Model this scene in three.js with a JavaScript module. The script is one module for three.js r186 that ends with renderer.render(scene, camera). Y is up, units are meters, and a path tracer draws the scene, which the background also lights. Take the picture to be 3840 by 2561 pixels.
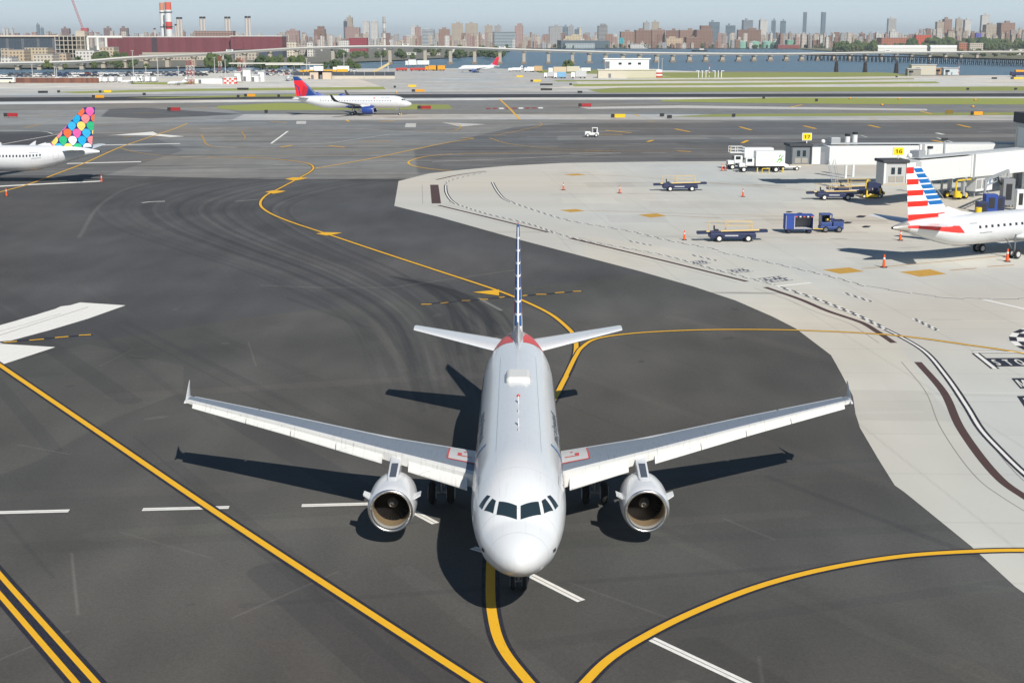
import * as THREE from 'three';
import { mergeGeometries, toCreasedNormals, mergeVertices } from 'three/addons/utils/BufferGeometryUtils.js';
import { RoundedBoxGeometry } from 'three/addons/geometries/RoundedBoxGeometry.js';
import { ImprovedNoise } from 'three/addons/math/ImprovedNoise.js';

// ---------------------------------------------------------------- camera, sky, sun, exposure
const CAM_H = 22.59, PITCH = THREE.MathUtils.degToRad(12.314), FOC = 5225;
const scene = new THREE.Scene();
const camera = new THREE.PerspectiveCamera(27.54, 1024 / 682, 0.5, 40000);
camera.position.set(0, CAM_H, 0); camera.rotation.x = -PITCH;
const renderer = new THREE.WebGLRenderer({ antialias: true });
renderer.setSize(1024, 682);
renderer.toneMapping = THREE.LinearToneMapping; renderer.toneMappingExposure = 1.13;
renderer.shadowMap.enabled = true;
{
  const W = 64, Hh = 256, d = new Float32Array(W * Hh * 4);
  const stops = [[-90, .2, .22, .24], [-3, .51, .6, .64], [0, .57, .665, .72], [2, .54, .66, .725], [6, .41, .55, .655], [14, .16, .26, .39], [30, .053, .112, .215], [55, .026, .064, .146], [90, .021, .055, .13]];
  for (let j = 0; j < Hh; j++) {
    const e = (j + .5) / Hh * 180 - 90; let k = 0; while (k < stops.length - 2 && e > stops[k + 1][0]) k++;
    const a = stops[k], b = stops[k + 1], t = Math.min(1, Math.max(0, (e - a[0]) / (b[0] - a[0])));
    for (let i = 0; i < W; i++) { for (let c = 0; c < 3; c++) d[(j * W + i) * 4 + c] = a[c + 1] + (b[c + 1] - a[c + 1]) * t; d[(j * W + i) * 4 + 3] = 1; }
  }
  const t = new THREE.DataTexture(d, W, Hh, THREE.RGBAFormat, THREE.FloatType);
  t.mapping = THREE.EquirectangularReflectionMapping; t.magFilter = t.minFilter = THREE.LinearFilter; t.needsUpdate = true;
  scene.background = t; scene.environment = t;
}
const sun = new THREE.DirectionalLight(new THREE.Color(1, .955, .88), 4.55);
sun.position.set(42, 100, 110).multiplyScalar(2); sun.target.position.set(0, 0, -110); sun.position.add(sun.target.position);
sun.castShadow = true; Object.assign(sun.shadow.camera, { left: -260, right: 260, top: 260, bottom: -260, near: 10, far: 900 }); sun.shadow.mapSize.set(4096, 4096);
scene.add(sun, sun.target);
scene.fog = new THREE.FogExp2(new THREE.Color(.8, .88, .95), 0.000075);

// ---------------------------------------------------------------- helpers
let seed = 12345;
const rnd = () => { seed = (seed * 1664525 + 1013904223) >>> 0; return seed / 4294967296; };
const rr = (a, b) => a + (b - a) * rnd();
const noise = new ImprovedNoise();
const fbm = (x, y, z, o = 4) => { let s = 0, a = .5; for (let i = 0; i < o; i++) { s += a * noise.noise(x, y, z); x *= 2.03; y *= 2.03; z += 7.1; a *= .5; } return s; };
const V = (x, y, z) => new THREE.Vector3(x, y, z);
// survey: point of the level y that is seen at (u, v) of the 3840 x 2561 photograph
function G(u, v, y = 0) {
  const a = (u - 1920) / FOC, b = (v - 1280.5) / FOC;
  const dy = -b * Math.cos(PITCH) - Math.sin(PITCH), dz = -(Math.cos(PITCH) - b * Math.sin(PITCH)), t = (y - CAM_H) / dy;
  return V(a * t, y, dz * t);
}
const dist = (v, y = 0) => -G(1920, v, y).z;
const heightAt = (v, d) => CAM_H - d * Math.tan(PITCH - Math.atan((1280.5 - v) / FOC));   // height seen at row v, d metres away
const lateral = (u, v, d) => { const a = PITCH - Math.atan((1280.5 - v) / FOC), len = d / Math.cos(a); return (u - 1920) / FOC * len * Math.cos(Math.atan((1280.5 - v) / FOC)); };
const taken = {};
function numbered(n) { const k = taken[n] = (taken[n] ?? -1) + 1; return k ? n + '_' + String(k).padStart(3, '0') : n; }
function thing(name, label, category, pos = [0, 0, 0], turn = 0, group) {
  const o = new THREE.Group(); o.name = numbered(name); o.position.set(...pos); o.rotation.y = turn;
  o.userData = { label, category }; if (group) o.userData.group = group; scene.add(o); return o;
}
function part(name, geo, mat, parent) {
  const m = new THREE.Mesh(Array.isArray(geo) ? merge(geo) : geo, mat); m.name = name; m.castShadow = m.receiveShadow = true; parent.add(m); return m;
}
function solo(name, geo, mat, label, category, group) { const m = part(numbered(name), geo, mat, scene); m.userData = { label, category }; if (group) m.userData.group = group; return m; }
function struct(name, geo, mat) { const m = part(numbered(name), geo, mat, scene); m.userData.kind = 'structure'; return m; }
function dup(src, pos, turn, label, group) {
  const c = src.clone(); c.name = numbered(src.name.replace(/_\d{3}$/, '')); c.position.set(...pos); c.rotation.y = turn;
  c.userData = { ...src.userData }; if (label) c.userData.label = label; if (group) c.userData.group = group; scene.add(c); return c;
}
function plain(g) { g = g.index ? g.toNonIndexed() : g; for (const k of Object.keys(g.attributes)) if (!['position', 'normal', 'uv'].includes(k)) g.deleteAttribute(k); if (!g.attributes.uv) g.setAttribute('uv', new THREE.BufferAttribute(new Float32Array(g.attributes.position.count * 2), 2)); return g; }
const merge = a => a.length === 1 ? a[0] : mergeGeometries(a.map(plain));
const box = (w, h, d, x = 0, y = 0, z = 0, ry = 0) => { const g = new THREE.BoxGeometry(w, h, d); if (ry) g.rotateY(ry); return g.translate(x, y, z); };
const rbox = (w, h, d, x = 0, y = 0, z = 0, r = .05) => new RoundedBoxGeometry(w, h, d, 2, Math.min(r, w / 2.1, h / 2.1, d / 2.1)).translate(x, y, z);
function bar(a, b, r, n = 6) { const d = b.clone().sub(a), g = new THREE.CylinderGeometry(r, r, d.length(), n); g.applyQuaternion(new THREE.Quaternion().setFromUnitVectors(V(0, 1, 0), d.clone().normalize())); return g.translate((a.x + b.x) / 2, (a.y + b.y) / 2, (a.z + b.z) / 2); }
function beam(a, b, w, h) { const d = b.clone().sub(a), g = new THREE.BoxGeometry(w, h, d.length()); g.lookAt(d); return g.translate((a.x + b.x) / 2, (a.y + b.y) / 2, (a.z + b.z) / 2); }
const cyl = (r0, r1, h, x = 0, y = 0, z = 0, n = 16) => new THREE.CylinderGeometry(r0, r1, h, n).translate(x, y, z);
const axle = (r, w, x, y, z, n = 20) => new THREE.CylinderGeometry(r, r, w, n).rotateZ(Math.PI / 2).translate(x, y, z);  // wheel along x
const C = (r, g, b) => new THREE.Color().setRGB(r, g, b);
const mat = (r, g, b, rough = .7, metal = 0, o = {}) => new THREE.MeshStandardMaterial({ color: C(r, g, b), roughness: rough, metalness: metal, side: THREE.DoubleSide, ...o });
function canvasTex(w, h, draw, srgb = true) {
  const c = document.createElement('canvas'); c.width = w; c.height = h; const x = c.getContext('2d'); draw(x, w, h);
  const t = new THREE.CanvasTexture(c); if (srgb) t.colorSpace = THREE.SRGBColorSpace; t.magFilter = THREE.LinearFilter; t.anisotropy = 8; return t;
}
function sheet(pts, y, uvScale = 1) {   // flat polygon from [x, z] pairs
  const s = new THREE.Shape(pts.map(p => new THREE.Vector2(p.x ?? p[0], -(p.z ?? p[1])))), g = new THREE.ShapeGeometry(s);
  g.rotateX(-Math.PI / 2).translate(0, y, 0);
  const P = g.attributes.position, U = g.attributes.uv; for (let i = 0; i < P.count; i++) U.setXY(i, P.getX(i) * uvScale, P.getZ(i) * uvScale);
  return g;
}
function smooth(pts, n = 10) { return new THREE.CatmullRomCurve3(pts, false, 'centripetal').getPoints((pts.length - 1) * n); }
function ribbon(pts, w, y, off = 0) {   // painted band of width w along world points
  const pos = [], uv = [], idx = []; let L = 0;
  for (let i = 0; i < pts.length; i++) {
    const a = pts[Math.max(0, i - 1)], b = pts[Math.min(pts.length - 1, i + 1)]; let dx = b.x - a.x, dz = b.z - a.z; const l = Math.hypot(dx, dz) || 1; dx /= l; dz /= l;
    if (i) L += pts[i].distanceTo(pts[i - 1]);
    for (const s of [-1, 1]) { const k = off + s * w / 2; pos.push(pts[i].x - dz * k, y, pts[i].z + dx * k); uv.push(L, k); }
    if (i) { const q = i * 2; idx.push(q - 2, q - 1, q, q - 1, q + 1, q); }
  }
  const g = new THREE.BufferGeometry(); g.setAttribute('position', new THREE.Float32BufferAttribute(pos, 3)); g.setAttribute('uv', new THREE.Float32BufferAttribute(uv, 2));
  g.setAttribute('normal', new THREE.Float32BufferAttribute(pos.map((_, i) => i % 3 === 1 ? 1 : 0), 3)); g.setIndex(idx); return g.toNonIndexed();
}
const GP = a => a.map(([u, v]) => G(u * 1.63333, v * 1.63333));   // points read from a 2351 wide view
const G3 = a => a.map(([u, v]) => G(u, v));
const gray = (n, f) => { const d = new Uint8Array(n * n * 4); for (let j = 0; j < n; j++) for (let i = 0; i < n; i++) { const v = Math.max(0, Math.min(255, f(i, j) * 255)); d.set([v, v, v, 255], (j * n + i) * 4); } const t = new THREE.DataTexture(d, n, n); t.wrapS = t.wrapT = THREE.RepeatWrapping; t.magFilter = THREE.LinearFilter; t.minFilter = THREE.LinearFilter; t.needsUpdate = true; return t; };
const grain = gray(256, () => .25 + .75 * rnd());
// ---------------------------------------------------------------- ground
// top-down pictures of the pavement: colour of the material, seams, patches, tyre rubber and stains, drawn in metres
function pavement(px, x0, z0, size, base, paint, amp) {
  return canvasTex(px, px, (c) => {
    c.fillStyle = base; c.fillRect(0, 0, px, px); c.save(); c.scale(px / size, px / size); c.translate(-x0, -z0); seed = 777; paint(c); c.restore();
    const im = c.getImageData(0, 0, px, px), d = im.data, m = size / px;
    for (let j = 0; j < px; j++) for (let i = 0; i < px; i++) {
      const x = x0 + i * m, z = z0 + j * m, k = (j * px + i) * 4;
      let n = fbm(x * .045, z * .045, 3, 3) * .34 + fbm(x * .3, z * .11, 9, 2) * .2 + (rnd() - .5) * .16 * amp;
      n = 1 + n * amp; const w = fbm(x * .02, z * .02, 31, 2) * .1;
      d[k] = Math.min(255, d[k] * n * (1 + w)); d[k + 1] = Math.min(255, d[k + 1] * n); d[k + 2] = Math.min(255, d[k + 2] * n * (1 - w));
    }
    c.putImageData(im, 0, 0);
  });
}
const poly = (c, pts, fill) => { c.beginPath(); pts.forEach((p, i) => i ? c.lineTo(p.x, p.z) : c.moveTo(p.x, p.z)); c.closePath(); c.fillStyle = fill; c.fill(); };
const strokeW = (c, pts, w, col) => { c.beginPath(); pts.forEach((p, i) => i ? c.lineTo(p.x, p.z) : c.moveTo(p.x, p.z)); c.lineWidth = w; c.strokeStyle = col; c.lineCap = 'round'; c.stroke(); };
function paintApron(c) {
  // paving lanes: the nearer half is laid in long strips, the seam between both runs across under the tail
  poly(c, GP([[-800, 800], [0, 790], [235, 780], [560, 730], [900, 690], [1300, 650], [1500, 625], [2200, 560], [3600, 470], [3600, 3000], [-800, 3000]]), 'rgb(77,75,71)');
  poly(c, GP([[-300, 900], [200, 790], [420, 840], [420, 900], [260, 960], [80, 1060], [-300, 1200]]), 'rgba(104,104,92,.28)');
  for (let i = 0; i < 110; i++) {   // strips of the paver, running from far left to near right
    const x = rr(-70, 70), z = rr(-130, -15), L = rr(15, 60), a = 1.02 + rr(-.05, .05);
    strokeW(c, [V(x, 0, z), V(x + Math.cos(a) * L, 0, z + Math.sin(a) * L)], rr(.1, 2.2), rnd() < .5 ? `rgba(112,106,97,${rr(.05, .16)})` : `rgba(40,40,42,${rr(.06, .2)})`);
  }
  for (let i = 0; i < 40; i++) { const x = rr(-70, 70), z = rr(-95, -15), L = rr(6, 40), a = .2 + rr(-.1, .1); strokeW(c, [V(x, 0, z), V(x + Math.cos(a) * L, 0, z - Math.sin(a) * L)], rr(.2, 1.6), rnd() < .55 ? `rgba(120,112,102,${rr(.05, .14)})` : `rgba(42,42,44,${rr(.06, .16)})`); }
  // sweeping turn marks behind on the left
  for (let i = 0; i < 80; i++) {
    const o = rr(-430, 90), t = rr(0, 1), dark = rnd() < .72;
    const p = GP([[900 + o, 405 + t * 6], [760 + o * .98, 425], [640 + o * .95, 455], [600 + o * .92, 480], [640 + o * .9, 520], [740 + o * .8, 570], [880 + o * .7, 630], [1010 + o * .55, 720], [1060 + o * .5 + t * 40, 780 + (t * 7.3 % 1) * 170]]);
    strokeW(c, smooth(p, 6), rr(.2, .9), dark ? `rgba(40,40,42,${rr(.05, .15)})` : `rgba(128,124,116,${rr(.04, .12)})`);
  }
  // rubber fan in front of the taxi line join
  for (let i = 0; i < 26; i++) { const o = rr(-60, 60), e = rr(-90, 60); strokeW(c, smooth(GP([[930 + o * .8, 640 + o * .15], [1010 + o * .8, 665 + o * .1], [1070 + o + e * .2, 705], [1120 + o + e * .5, 740 + Math.abs(e) * .9]]), 6), rr(.2, .7), `rgba(26,26,28,${rr(.08, .24)})`); }
  poly(c, GP([[930, 650], [960, 638], [1030, 650], [1080, 690], [1020, 690]]), 'rgba(30,30,32,.2)');
  for (let i = 0; i < 90; i++) { const x = rr(-60, 60), z = rr(-120, -20); c.fillStyle = rnd() < .6 ? `rgba(28,27,27,${rr(.1, .4)})` : `rgba(150,144,132,${rr(.05, .22)})`; c.beginPath(); c.ellipse(x, z, rr(.1, .9), rr(.06, .45), rr(0, 3), 0, 7); c.fill(); }
  for (let i = 0; i < 26; i++) { const x = rr(-50, 50), z = rr(-110, -25), L = rr(2, 9), a = rr(0, 3.1); strokeW(c, [V(x, 0, z), V(x + Math.cos(a) * L, 0, z + Math.sin(a) * L)], .12, `rgba(150,144,134,${rr(.08, .25)})`); }
  strokeW(c, smooth(GP([[180, 545], [230, 470], [300, 430], [420, 405]]), 8), .5, 'rgba(130,128,122,.28)');
  strokeW(c, GP([[600, 655], [740, 660], [900, 660], [1000, 645], [1180, 620]]), .5, 'rgba(128,124,118,.25)');
  for (const q of [[[540, 462], [610, 456]], [[1100, 685], [1150, 712]]]) strokeW(c, GP(q), .35, 'rgba(190,186,176,.5)');
}
function paintField(c) {
  const S = (a, col) => poly(c, GP(a), col);
  S([[-900, 405], [240, 402], [480, 408], [700, 412], [930, 418], [2900, 440], [2900, 900], [-900, 900]], 'rgb(73,72,72)');
  // old taxiway pavement in lighter bands with darker asphalt lanes
  S([[-900, 330], [120, 300], [360, 318], [420, 345], [240, 402], [-900, 405]], 'rgb(102,102,101)');
  S([[-900, 300], [0, 303], [110, 302], [150, 318], [0, 348], [-900, 380]], 'rgb(64,64,66)');
  S([[-900, 262], [700, 262], [1180, 262], [2900, 262], [2900, 277], [1180, 274], [-900, 280]], 'rgb(178,176,171)');
  S([[1180, 292], [1300, 283], [1700, 281], [2900, 281], [2900, 375], [1640, 371], [1300, 378], [960, 400], [950, 345]], 'rgb(95,94,93)');
  S([[1280, 312], [2900, 305], [2900, 311], [1280, 322]], 'rgb(117,116,113)');
  S([[-900, 205], [2900, 200], [2900, 212], [-900, 226]], 'rgb(183,182,177)');
  S([[-900, 176], [1250, 150], [1900, 176], [2900, 168], [2900, 200], [-900, 205]], 'rgb(205,200,190)');
  S([[880, 158], [1300, 160], [1330, 196], [1180, 208], [900, 206], [820, 180]], 'rgb(178,177,173)');
  for (const a of [[[-900, 232], [900, 216], [2900, 213], [2900, 219], [900, 224], [-900, 241]]]) S(a, 'rgb(46,46,50)');   // rubbered runway
  S([[-900, 227], [900, 211], [2900, 208], [2900, 212], [900, 215], [-900, 231]], 'rgb(144,143,142)');
  S([[-900, 242], [900, 226], [1200, 224], [2900, 222], [2900, 226], [1200, 229], [900, 231], [-900, 248]], 'rgb(207,205,199)');
  S([[-900, 262], [0, 254], [500, 246], [560, 262], [520, 280], [-900, 300]], 'rgb(137,137,135)');
  S([[250, 250], [330, 247], [560, 262], [340, 272], [230, 268]], 'rgb(88,88,89)');
  for (let i = 0; i < 700; i++) {   // long traffic streaks, wheel tracks and sealed joints
    const u = rr(-300, 2700), v = rr(172, 410), L = rr(40, 600), k = rnd();
    strokeW(c, GP([[u, v], [u + L, v - L * rr(-.004, .012)]]), rr(.3, 1.9), k < .5 ? `rgba(40,40,42,${rr(.05, .26)})` : `rgba(196,193,186,${rr(.05, .26)})`);
  }
  for (let i = 0; i < 30; i++) { const u = rr(0, 2300), v = rr(270, 390); strokeW(c, GP([[u, v], [u + rr(20, 90), v - rr(-3, 3)]]), rr(.5, 1.5), `rgba(205,203,198,${rr(.15, .5)})`); }
  for (let i = 0; i < 60; i++) { const p = G(rr(-200, 4100), rr(330, 650)); c.fillStyle = `rgba(30,30,32,${rr(.05, .25)})`; c.beginPath(); c.ellipse(p.x, p.z, rr(1, 12), rr(.5, 4), 0, 0, 7); c.fill(); }
}
const dirt = { bumpMap: grain, bumpScale: .004 };
const both = c => { paintField(c); paintApron(c); };
const texNear = pavement(2048, -56, -122, 112, 'rgb(66,65,65)', both, 1), texMid = pavement(2048, -115, -228, 220, 'rgb(66,65,65)', both, 1), texFar = pavement(2048, -460, -1120, 920, 'rgb(122,121,118)', both, .45);
function mapped(pts, y, x0, z0, size) { const g = sheet(pts, y), P = g.attributes.position, U = g.attributes.uv; for (let i = 0; i < P.count; i++) U.setXY(i, (P.getX(i) - x0) / size, 1 - (P.getZ(i) - z0) / size); return g; }
const rect = (x0, x1, z0, z1) => [[x0, z0], [x1, z0], [x1, z1], [x0, z1]];
const pave = t => new THREE.MeshStandardMaterial({ map: t, roughness: .93, side: THREE.DoubleSide });
{
  const edge = [[-1400, 292], [0, 279], [300, 274], [640, 268], [1000, 262], [1350, 257], [1800, 256], [2100, 262], [2500, 264], [2900, 267], [3300, 272], [3500, 279], [3840, 283], [5200, 300]].map(([u, v]) => G(u, v));
  const land = [[-460, 30], ...edge.map(p => [Math.max(-460, Math.min(460, p.x)), p.z]), [460, 30]];
  const wall = new THREE.ExtrudeGeometry(new THREE.Shape(land.map(p => new THREE.Vector2(p[0], -p[1]))), { depth: 4, bevelEnabled: false }).rotateX(-Math.PI / 2).translate(0, -4.02, 0);
  struct('sea_wall', wall, mat(.2, .18, .15, .95));
  struct('airfield_pavement', mapped(land, -.012, -460, -1120, 920), pave(texFar));
  const mid = struct('taxiway_pavement', mapped(rect(-115, 105, -228, -8), -.008, -115, -228, 220), pave(texMid)); mid.userData.kind = 'structure';
}
const asphalt = struct('asphalt_apron', mapped(rect(-56, 56, -122, -10), -.004, -56, -122, 112), pave(texNear));
// river
{
  const wn = gray(512, (i, j) => .5 + .5 * fbm(i / 512 * 24, j / 512 * 24, 5, 4)); wn.repeat.set(260, 260);
  const g = new THREE.PlaneGeometry(26000, 14000).rotateX(-Math.PI / 2).translate(0, -2, -7500);
  struct('river_water', g, new THREE.MeshPhysicalMaterial({ color: C(.075, .14, .195), roughness: .3, metalness: 0, ior: 1.33, bumpMap: wn, bumpScale: 1.2, side: THREE.DoubleSide }));
}
// far shores
const landMat = mat(.16, .15, .115, .95);
{
  const L = [[-3400, 262], [0, 254], [500, 256], [700, 252], [960, 246], [1300, 233], [1500, 225], [1700, 215], [1875, 205], [1880, 198], [1840, 190], [1900, 181.5], [2400, 181], [3130, 180.5], [4200, 180], [7000, 180]].map(([u, v]) => G(u, v, -1));
  const back = [[9500, -9500], [-9500, -9500]];
  struct('far_shore', sheet([...L.map(p => [p.x, p.z]), ...back], -.9), landMat);
  const R = [[3110, 191], [3300, 197], [3450, 207], [3650, 217], [3840, 223], [5600, 240]].map(([u, v]) => G(u, v, -1));
  struct('island_shore', sheet([...R.map(p => [p.x, p.z]), [2600, -3200], [620, -3200]], -.7), mat(.17, .17, .1, .95));
}
// grass strips between runway and taxiways
{
  const gt = gray(256, () => .55 + .45 * rnd()); const gm = [C(.36, .4, .08), C(.32, .35, .085)].map(c => { const t = gt.clone(); t.repeat.set(.2, .2); t.needsUpdate = true; return new THREE.MeshStandardMaterial({ color: c, map: t, roughness: 1, side: THREE.DoubleSide }); });
  const strips = [[[500, 243], [640, 236], [700, 237], [700, 252], [560, 254], [495, 249]], [[940, 240], [1030, 240], [1040, 250], [900, 252]], [[660, 238], [960, 239], [960, 251], [660, 253]],
    [[450, 222], [640, 217], [760, 214], [960, 213], [960, 218.5], [760, 219], [520, 223]].map(p => [p[0] - 160, p[1] + 3]), [[120, 211], [430, 204], [880, 199], [885, 205], [430, 209], [180, 214]],
    [[1350, 206], [1420, 201], [1700, 200], [2500, 198], [2500, 208], [1700, 210], [1380, 213]], [[1310, 193], [1700, 190], [2150, 187], [2160, 191], [1700, 195], [1320, 198]], [[1270, 184], [1900, 181], [2100, 180], [2100, 182], [1900, 184.5], [1280, 187]],
    [[1440, 176], [2100, 171], [2100, 174.5], [1440, 180]], [[1220, 160], [1400, 160], [1440, 166], [2020, 166], [2060, 168], [2060, 175], [1900, 177], [1560, 176], [1440, 170], [1240, 168]],
    [[1520, 229], [1800, 224], [2500, 226], [2500, 240], [2000, 239], [1700, 236], [1520, 233]], [[1540, 268], [1640, 262], [2300, 258], [2500, 257], [2500, 266], [2300, 264], [1640, 268]].map(p => [p[0], p[1]]),
    [[300, 190], [520, 186], [560, 189], [380, 194], [300, 193]]];
  strips.forEach((s, i) => { const m = solo('grass_strip', sheet(GP(s), .004 + i * .0006, 1), gm[i % 2], 'mown grass strip between the taxiways', 'grass', 'grass strips of the airfield'); m.userData.kind = 'stuff'; });
}
// ---------------------------------------------------------------- concrete stand and painted markings
const crop = (x0, y0, k) => a => a.map(([u, v]) => G(x0 + u * k, y0 + v * k));
const K5 = crop(0, 350, .40833), K6 = crop(960, 250, .40833), K8 = crop(1450, 350, .53169), KR = crop(3200, 1150, .66946), KB = crop(2200, 850, .69758), KA = crop(2900, 800, .39983), KS = crop(3500, 1200, .31895), K4 = crop(1900, 400, .46789), K9 = crop(2850, 350, .4211);
const edgePts = G3([[5400, 3400], [4300, 2560], [3840, 2222], [3809, 2200], [3642, 2047], [3394, 1846], [3357, 1820], [3294, 1719], [3227, 1605], [3210, 1552], [3200, 1485], [3156, 1400], [3118, 1332], [3076, 1300], [2986, 1232], [2900, 1188], [2760, 1127], [2600, 1074], [2400, 1017], [1960, 902], [1640, 812], [1478, 772], [1494, 679], [1610, 650], [1730, 637], [1900, 622], [2110, 611], [2400, 607], [2714, 604], [3200, 602], [3840, 600], [5200, 598]]);
const concTex = pavement(2048, 5, -285, 260, 'rgb(194,189,178)', c => {
  poly(c, [V(-60, 0, -320), V(300, 0, -320), V(300, 0, -20), V(-60, 0, -20)], 'rgb(193,189,179)');
  poly(c, KR([[-1500, -400], [-400, -230], [0, 20], [140, 120], [250, 200], [400, 420], [520, 640], [956, 1060], [1200, 1300], [1200, 2200], [-1500, 2200]]), 'rgb(197,191,178)');
  for (let x = -10; x < 230; x += 7.6) strokeW(c, [V(x, 0, -320), V(x + 30, 0, -10)], .09, 'rgba(130,126,116,.26)');
  for (let z = -300; z < -20; z += 7.6) strokeW(c, [V(-20, 0, z), V(280, 0, z + 10)], .09, 'rgba(130,126,116,.24)');
  for (let i = 0; i < 120; i++) { const x = rr(0, 200), z = rr(-290, -30); c.fillStyle = rnd() < .5 ? `rgba(150,146,136,${rr(.05, .2)})` : `rgba(222,216,200,${rr(.05, .25)})`; c.save(); c.translate(x, z); c.rotate(rr(-.1, .15)); c.fillRect(0, 0, 7.5 * Math.ceil(rr(0, 3)), 7.5); c.restore(); }
  for (let i = 0; i < 160; i++) { const x = rr(0, 170), z = rr(-280, -40), L = rr(3, 30); strokeW(c, [V(x, 0, z), V(x + L, 0, z + rr(-1.5, 1.5))], rr(.1, 1.4), rnd() < .6 ? `rgba(110,106,98,${rr(.05, .16)})` : `rgba(226,220,206,${rr(.05, .22)})`); }
  for (let i = 0; i < 70; i++) { const x = rr(20, 150), z = rr(-270, -120); c.fillStyle = `rgba(50,48,46,${rr(.05, .3)})`; c.beginPath(); c.ellipse(x, z, rr(.3, 3.5), rr(.15, 1), rr(-.3, .3), 0, 7); c.fill(); }
}, .22);
const concrete = struct('concrete_apron', mapped([...edgePts, [300, -240], [300, -18]], .004, 5, -285, 260), pave(concTex));
// paints: worn film whose flakes let the pavement through
const wear = (lo, hi, s) => canvasTex(256, 256, (c, w, h) => { const im = c.createImageData(w, h); for (let j = 0; j < h; j++) for (let i = 0; i < w; i++) { const n = fbm(i * s, j * s * 2, 2, 4) + (rnd() - .5) * .25, v = 255 * Math.min(1, Math.max(0, lo + (hi - lo) * (n + .5))), k = (j * w + i) * 4; im.data[k] = im.data[k + 1] = im.data[k + 2] = v; im.data[k + 3] = 255; } c.putImageData(im, 0, 0); }, false);
function paintMat(r, g, b, lo, hi) { const t = wear(lo, hi, .05); t.wrapS = t.wrapT = THREE.RepeatWrapping; t.repeat.set(.14, .5); return new THREE.MeshStandardMaterial({ color: C(r, g, b), roughness: .75, alphaMap: t, transparent: true, side: THREE.DoubleSide }); }
const P = { yellow: paintMat(.8, .43, .012, .78, 1.5), yellowOld: paintMat(.62, .34, .03, .35, 1.2), black: paintMat(.018, .018, .03, .6, 1.3), white: paintMat(.8, .78, .73, .72, 1.4), whiteOld: paintMat(.7, .68, .64, .35, 1.15), brown: paintMat(.075, .038, .032, .9, 1.4), orange: paintMat(.5, .24, .04, .35, 1.1), joint: paintMat(.3, .28, .25, .6, 1.2) };
function line(host, pts, w, m = P.yellow, name = 'yellow_line', y = .016, border = 0) {
  const q = pts.length > 2 ? smooth(pts, 8) : pts;
  if (border) { const k = w / 2 + border / 2 + .002; for (const s of [-1, 1]) part('black_border', ribbon(q, border, y - .003, s * k), P.black, host); }
  return part(name, ribbon(q, w, y), m, host);
}
// taxi lines on the near asphalt
line(asphalt, GP([[-200, 703], [0, 840], [240, 1003], [500, 1180], [820, 1390], [1095, 1568], [1240, 1660], [1560, 1870], [1900, 2090]]), .36, P.yellow, 'yellow_line', .016, .16);
for (const o of [-.3, .3]) { const q = GP([[-420, 850], [-200, 1110], [0, 1345], [205, 1578], [300, 1688], [520, 1940]]); part('yellow_line', ribbon(q, .25, .016, o), P.yellow, asphalt); }
{ const q = GP([[-420, 850], [-200, 1110], [0, 1345], [205, 1578], [300, 1688], [520, 1940]]); part('black_border', ribbon(q, 1.25, .012), P.black, asphalt); }
line(asphalt, GP([[1283, 897], [1315, 832], [1323, 800], [1318, 770], [1295, 745], [1262, 720], [1205, 692], [1145, 668], [1000, 620], [860, 574], [750, 537], [660, 507], [615, 487], [597, 470], [608, 450], [640, 433], [680, 412], [712, 394], [719, 384], [705, 375], [660, 368], [600, 363], [470, 361]]), .34, P.yellow, 'yellow_line', .016, .12);
line(asphalt, GP([[1283, 897], [1215, 1010], [1165, 1130], [1132, 1240], [1126, 1330], [1130, 1410], [1152, 1485], [1215, 1568], [1290, 1650], [1420, 1780], [1600, 1960]]), .4, P.yellow, 'yellow_line', .016, .17);
line(asphalt, GP([[1300, 862], [1322, 818], [1336, 798], [1370, 778], [1450, 766], [1600, 758], [1750, 757], [1850, 759], [2000, 766], [2100, 775], [2230, 793], [2300, 803], [2420, 823]]), .3, P.yellow, 'yellow_line', .022, .1);
line(asphalt, GP([[1060, 2050], [1150, 1830], [1250, 1680], [1340, 1572], [1400, 1513], [1490, 1457], [1600, 1403], [1750, 1345], [1900, 1306], [2080, 1277], [2250, 1266], [2351, 1264], [2500, 1266], [3000, 1290], [3600, 1330]]), .38, P.yellow, 'yellow_line', .022, .15);
// white dashes of the vehicle lane
for (const q of [[[-120, 1180], [157, 1173]], [[326, 1170], [525, 1165]], [[692, 1161], [845, 1157]], [[930, 1165], [1000, 1202]], [[1085, 1258], [1118, 1268]], [[1212, 1318], [1335, 1380]], [[1487, 1463], [1710, 1568], [1800, 1612]]]) {
  const b = GP(q); part('white_dash', ribbon(b, .42, .0085), P.white, asphalt); part('dash_groove', ribbon(b, .05, .0105), P.joint, asphalt);
}
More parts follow.
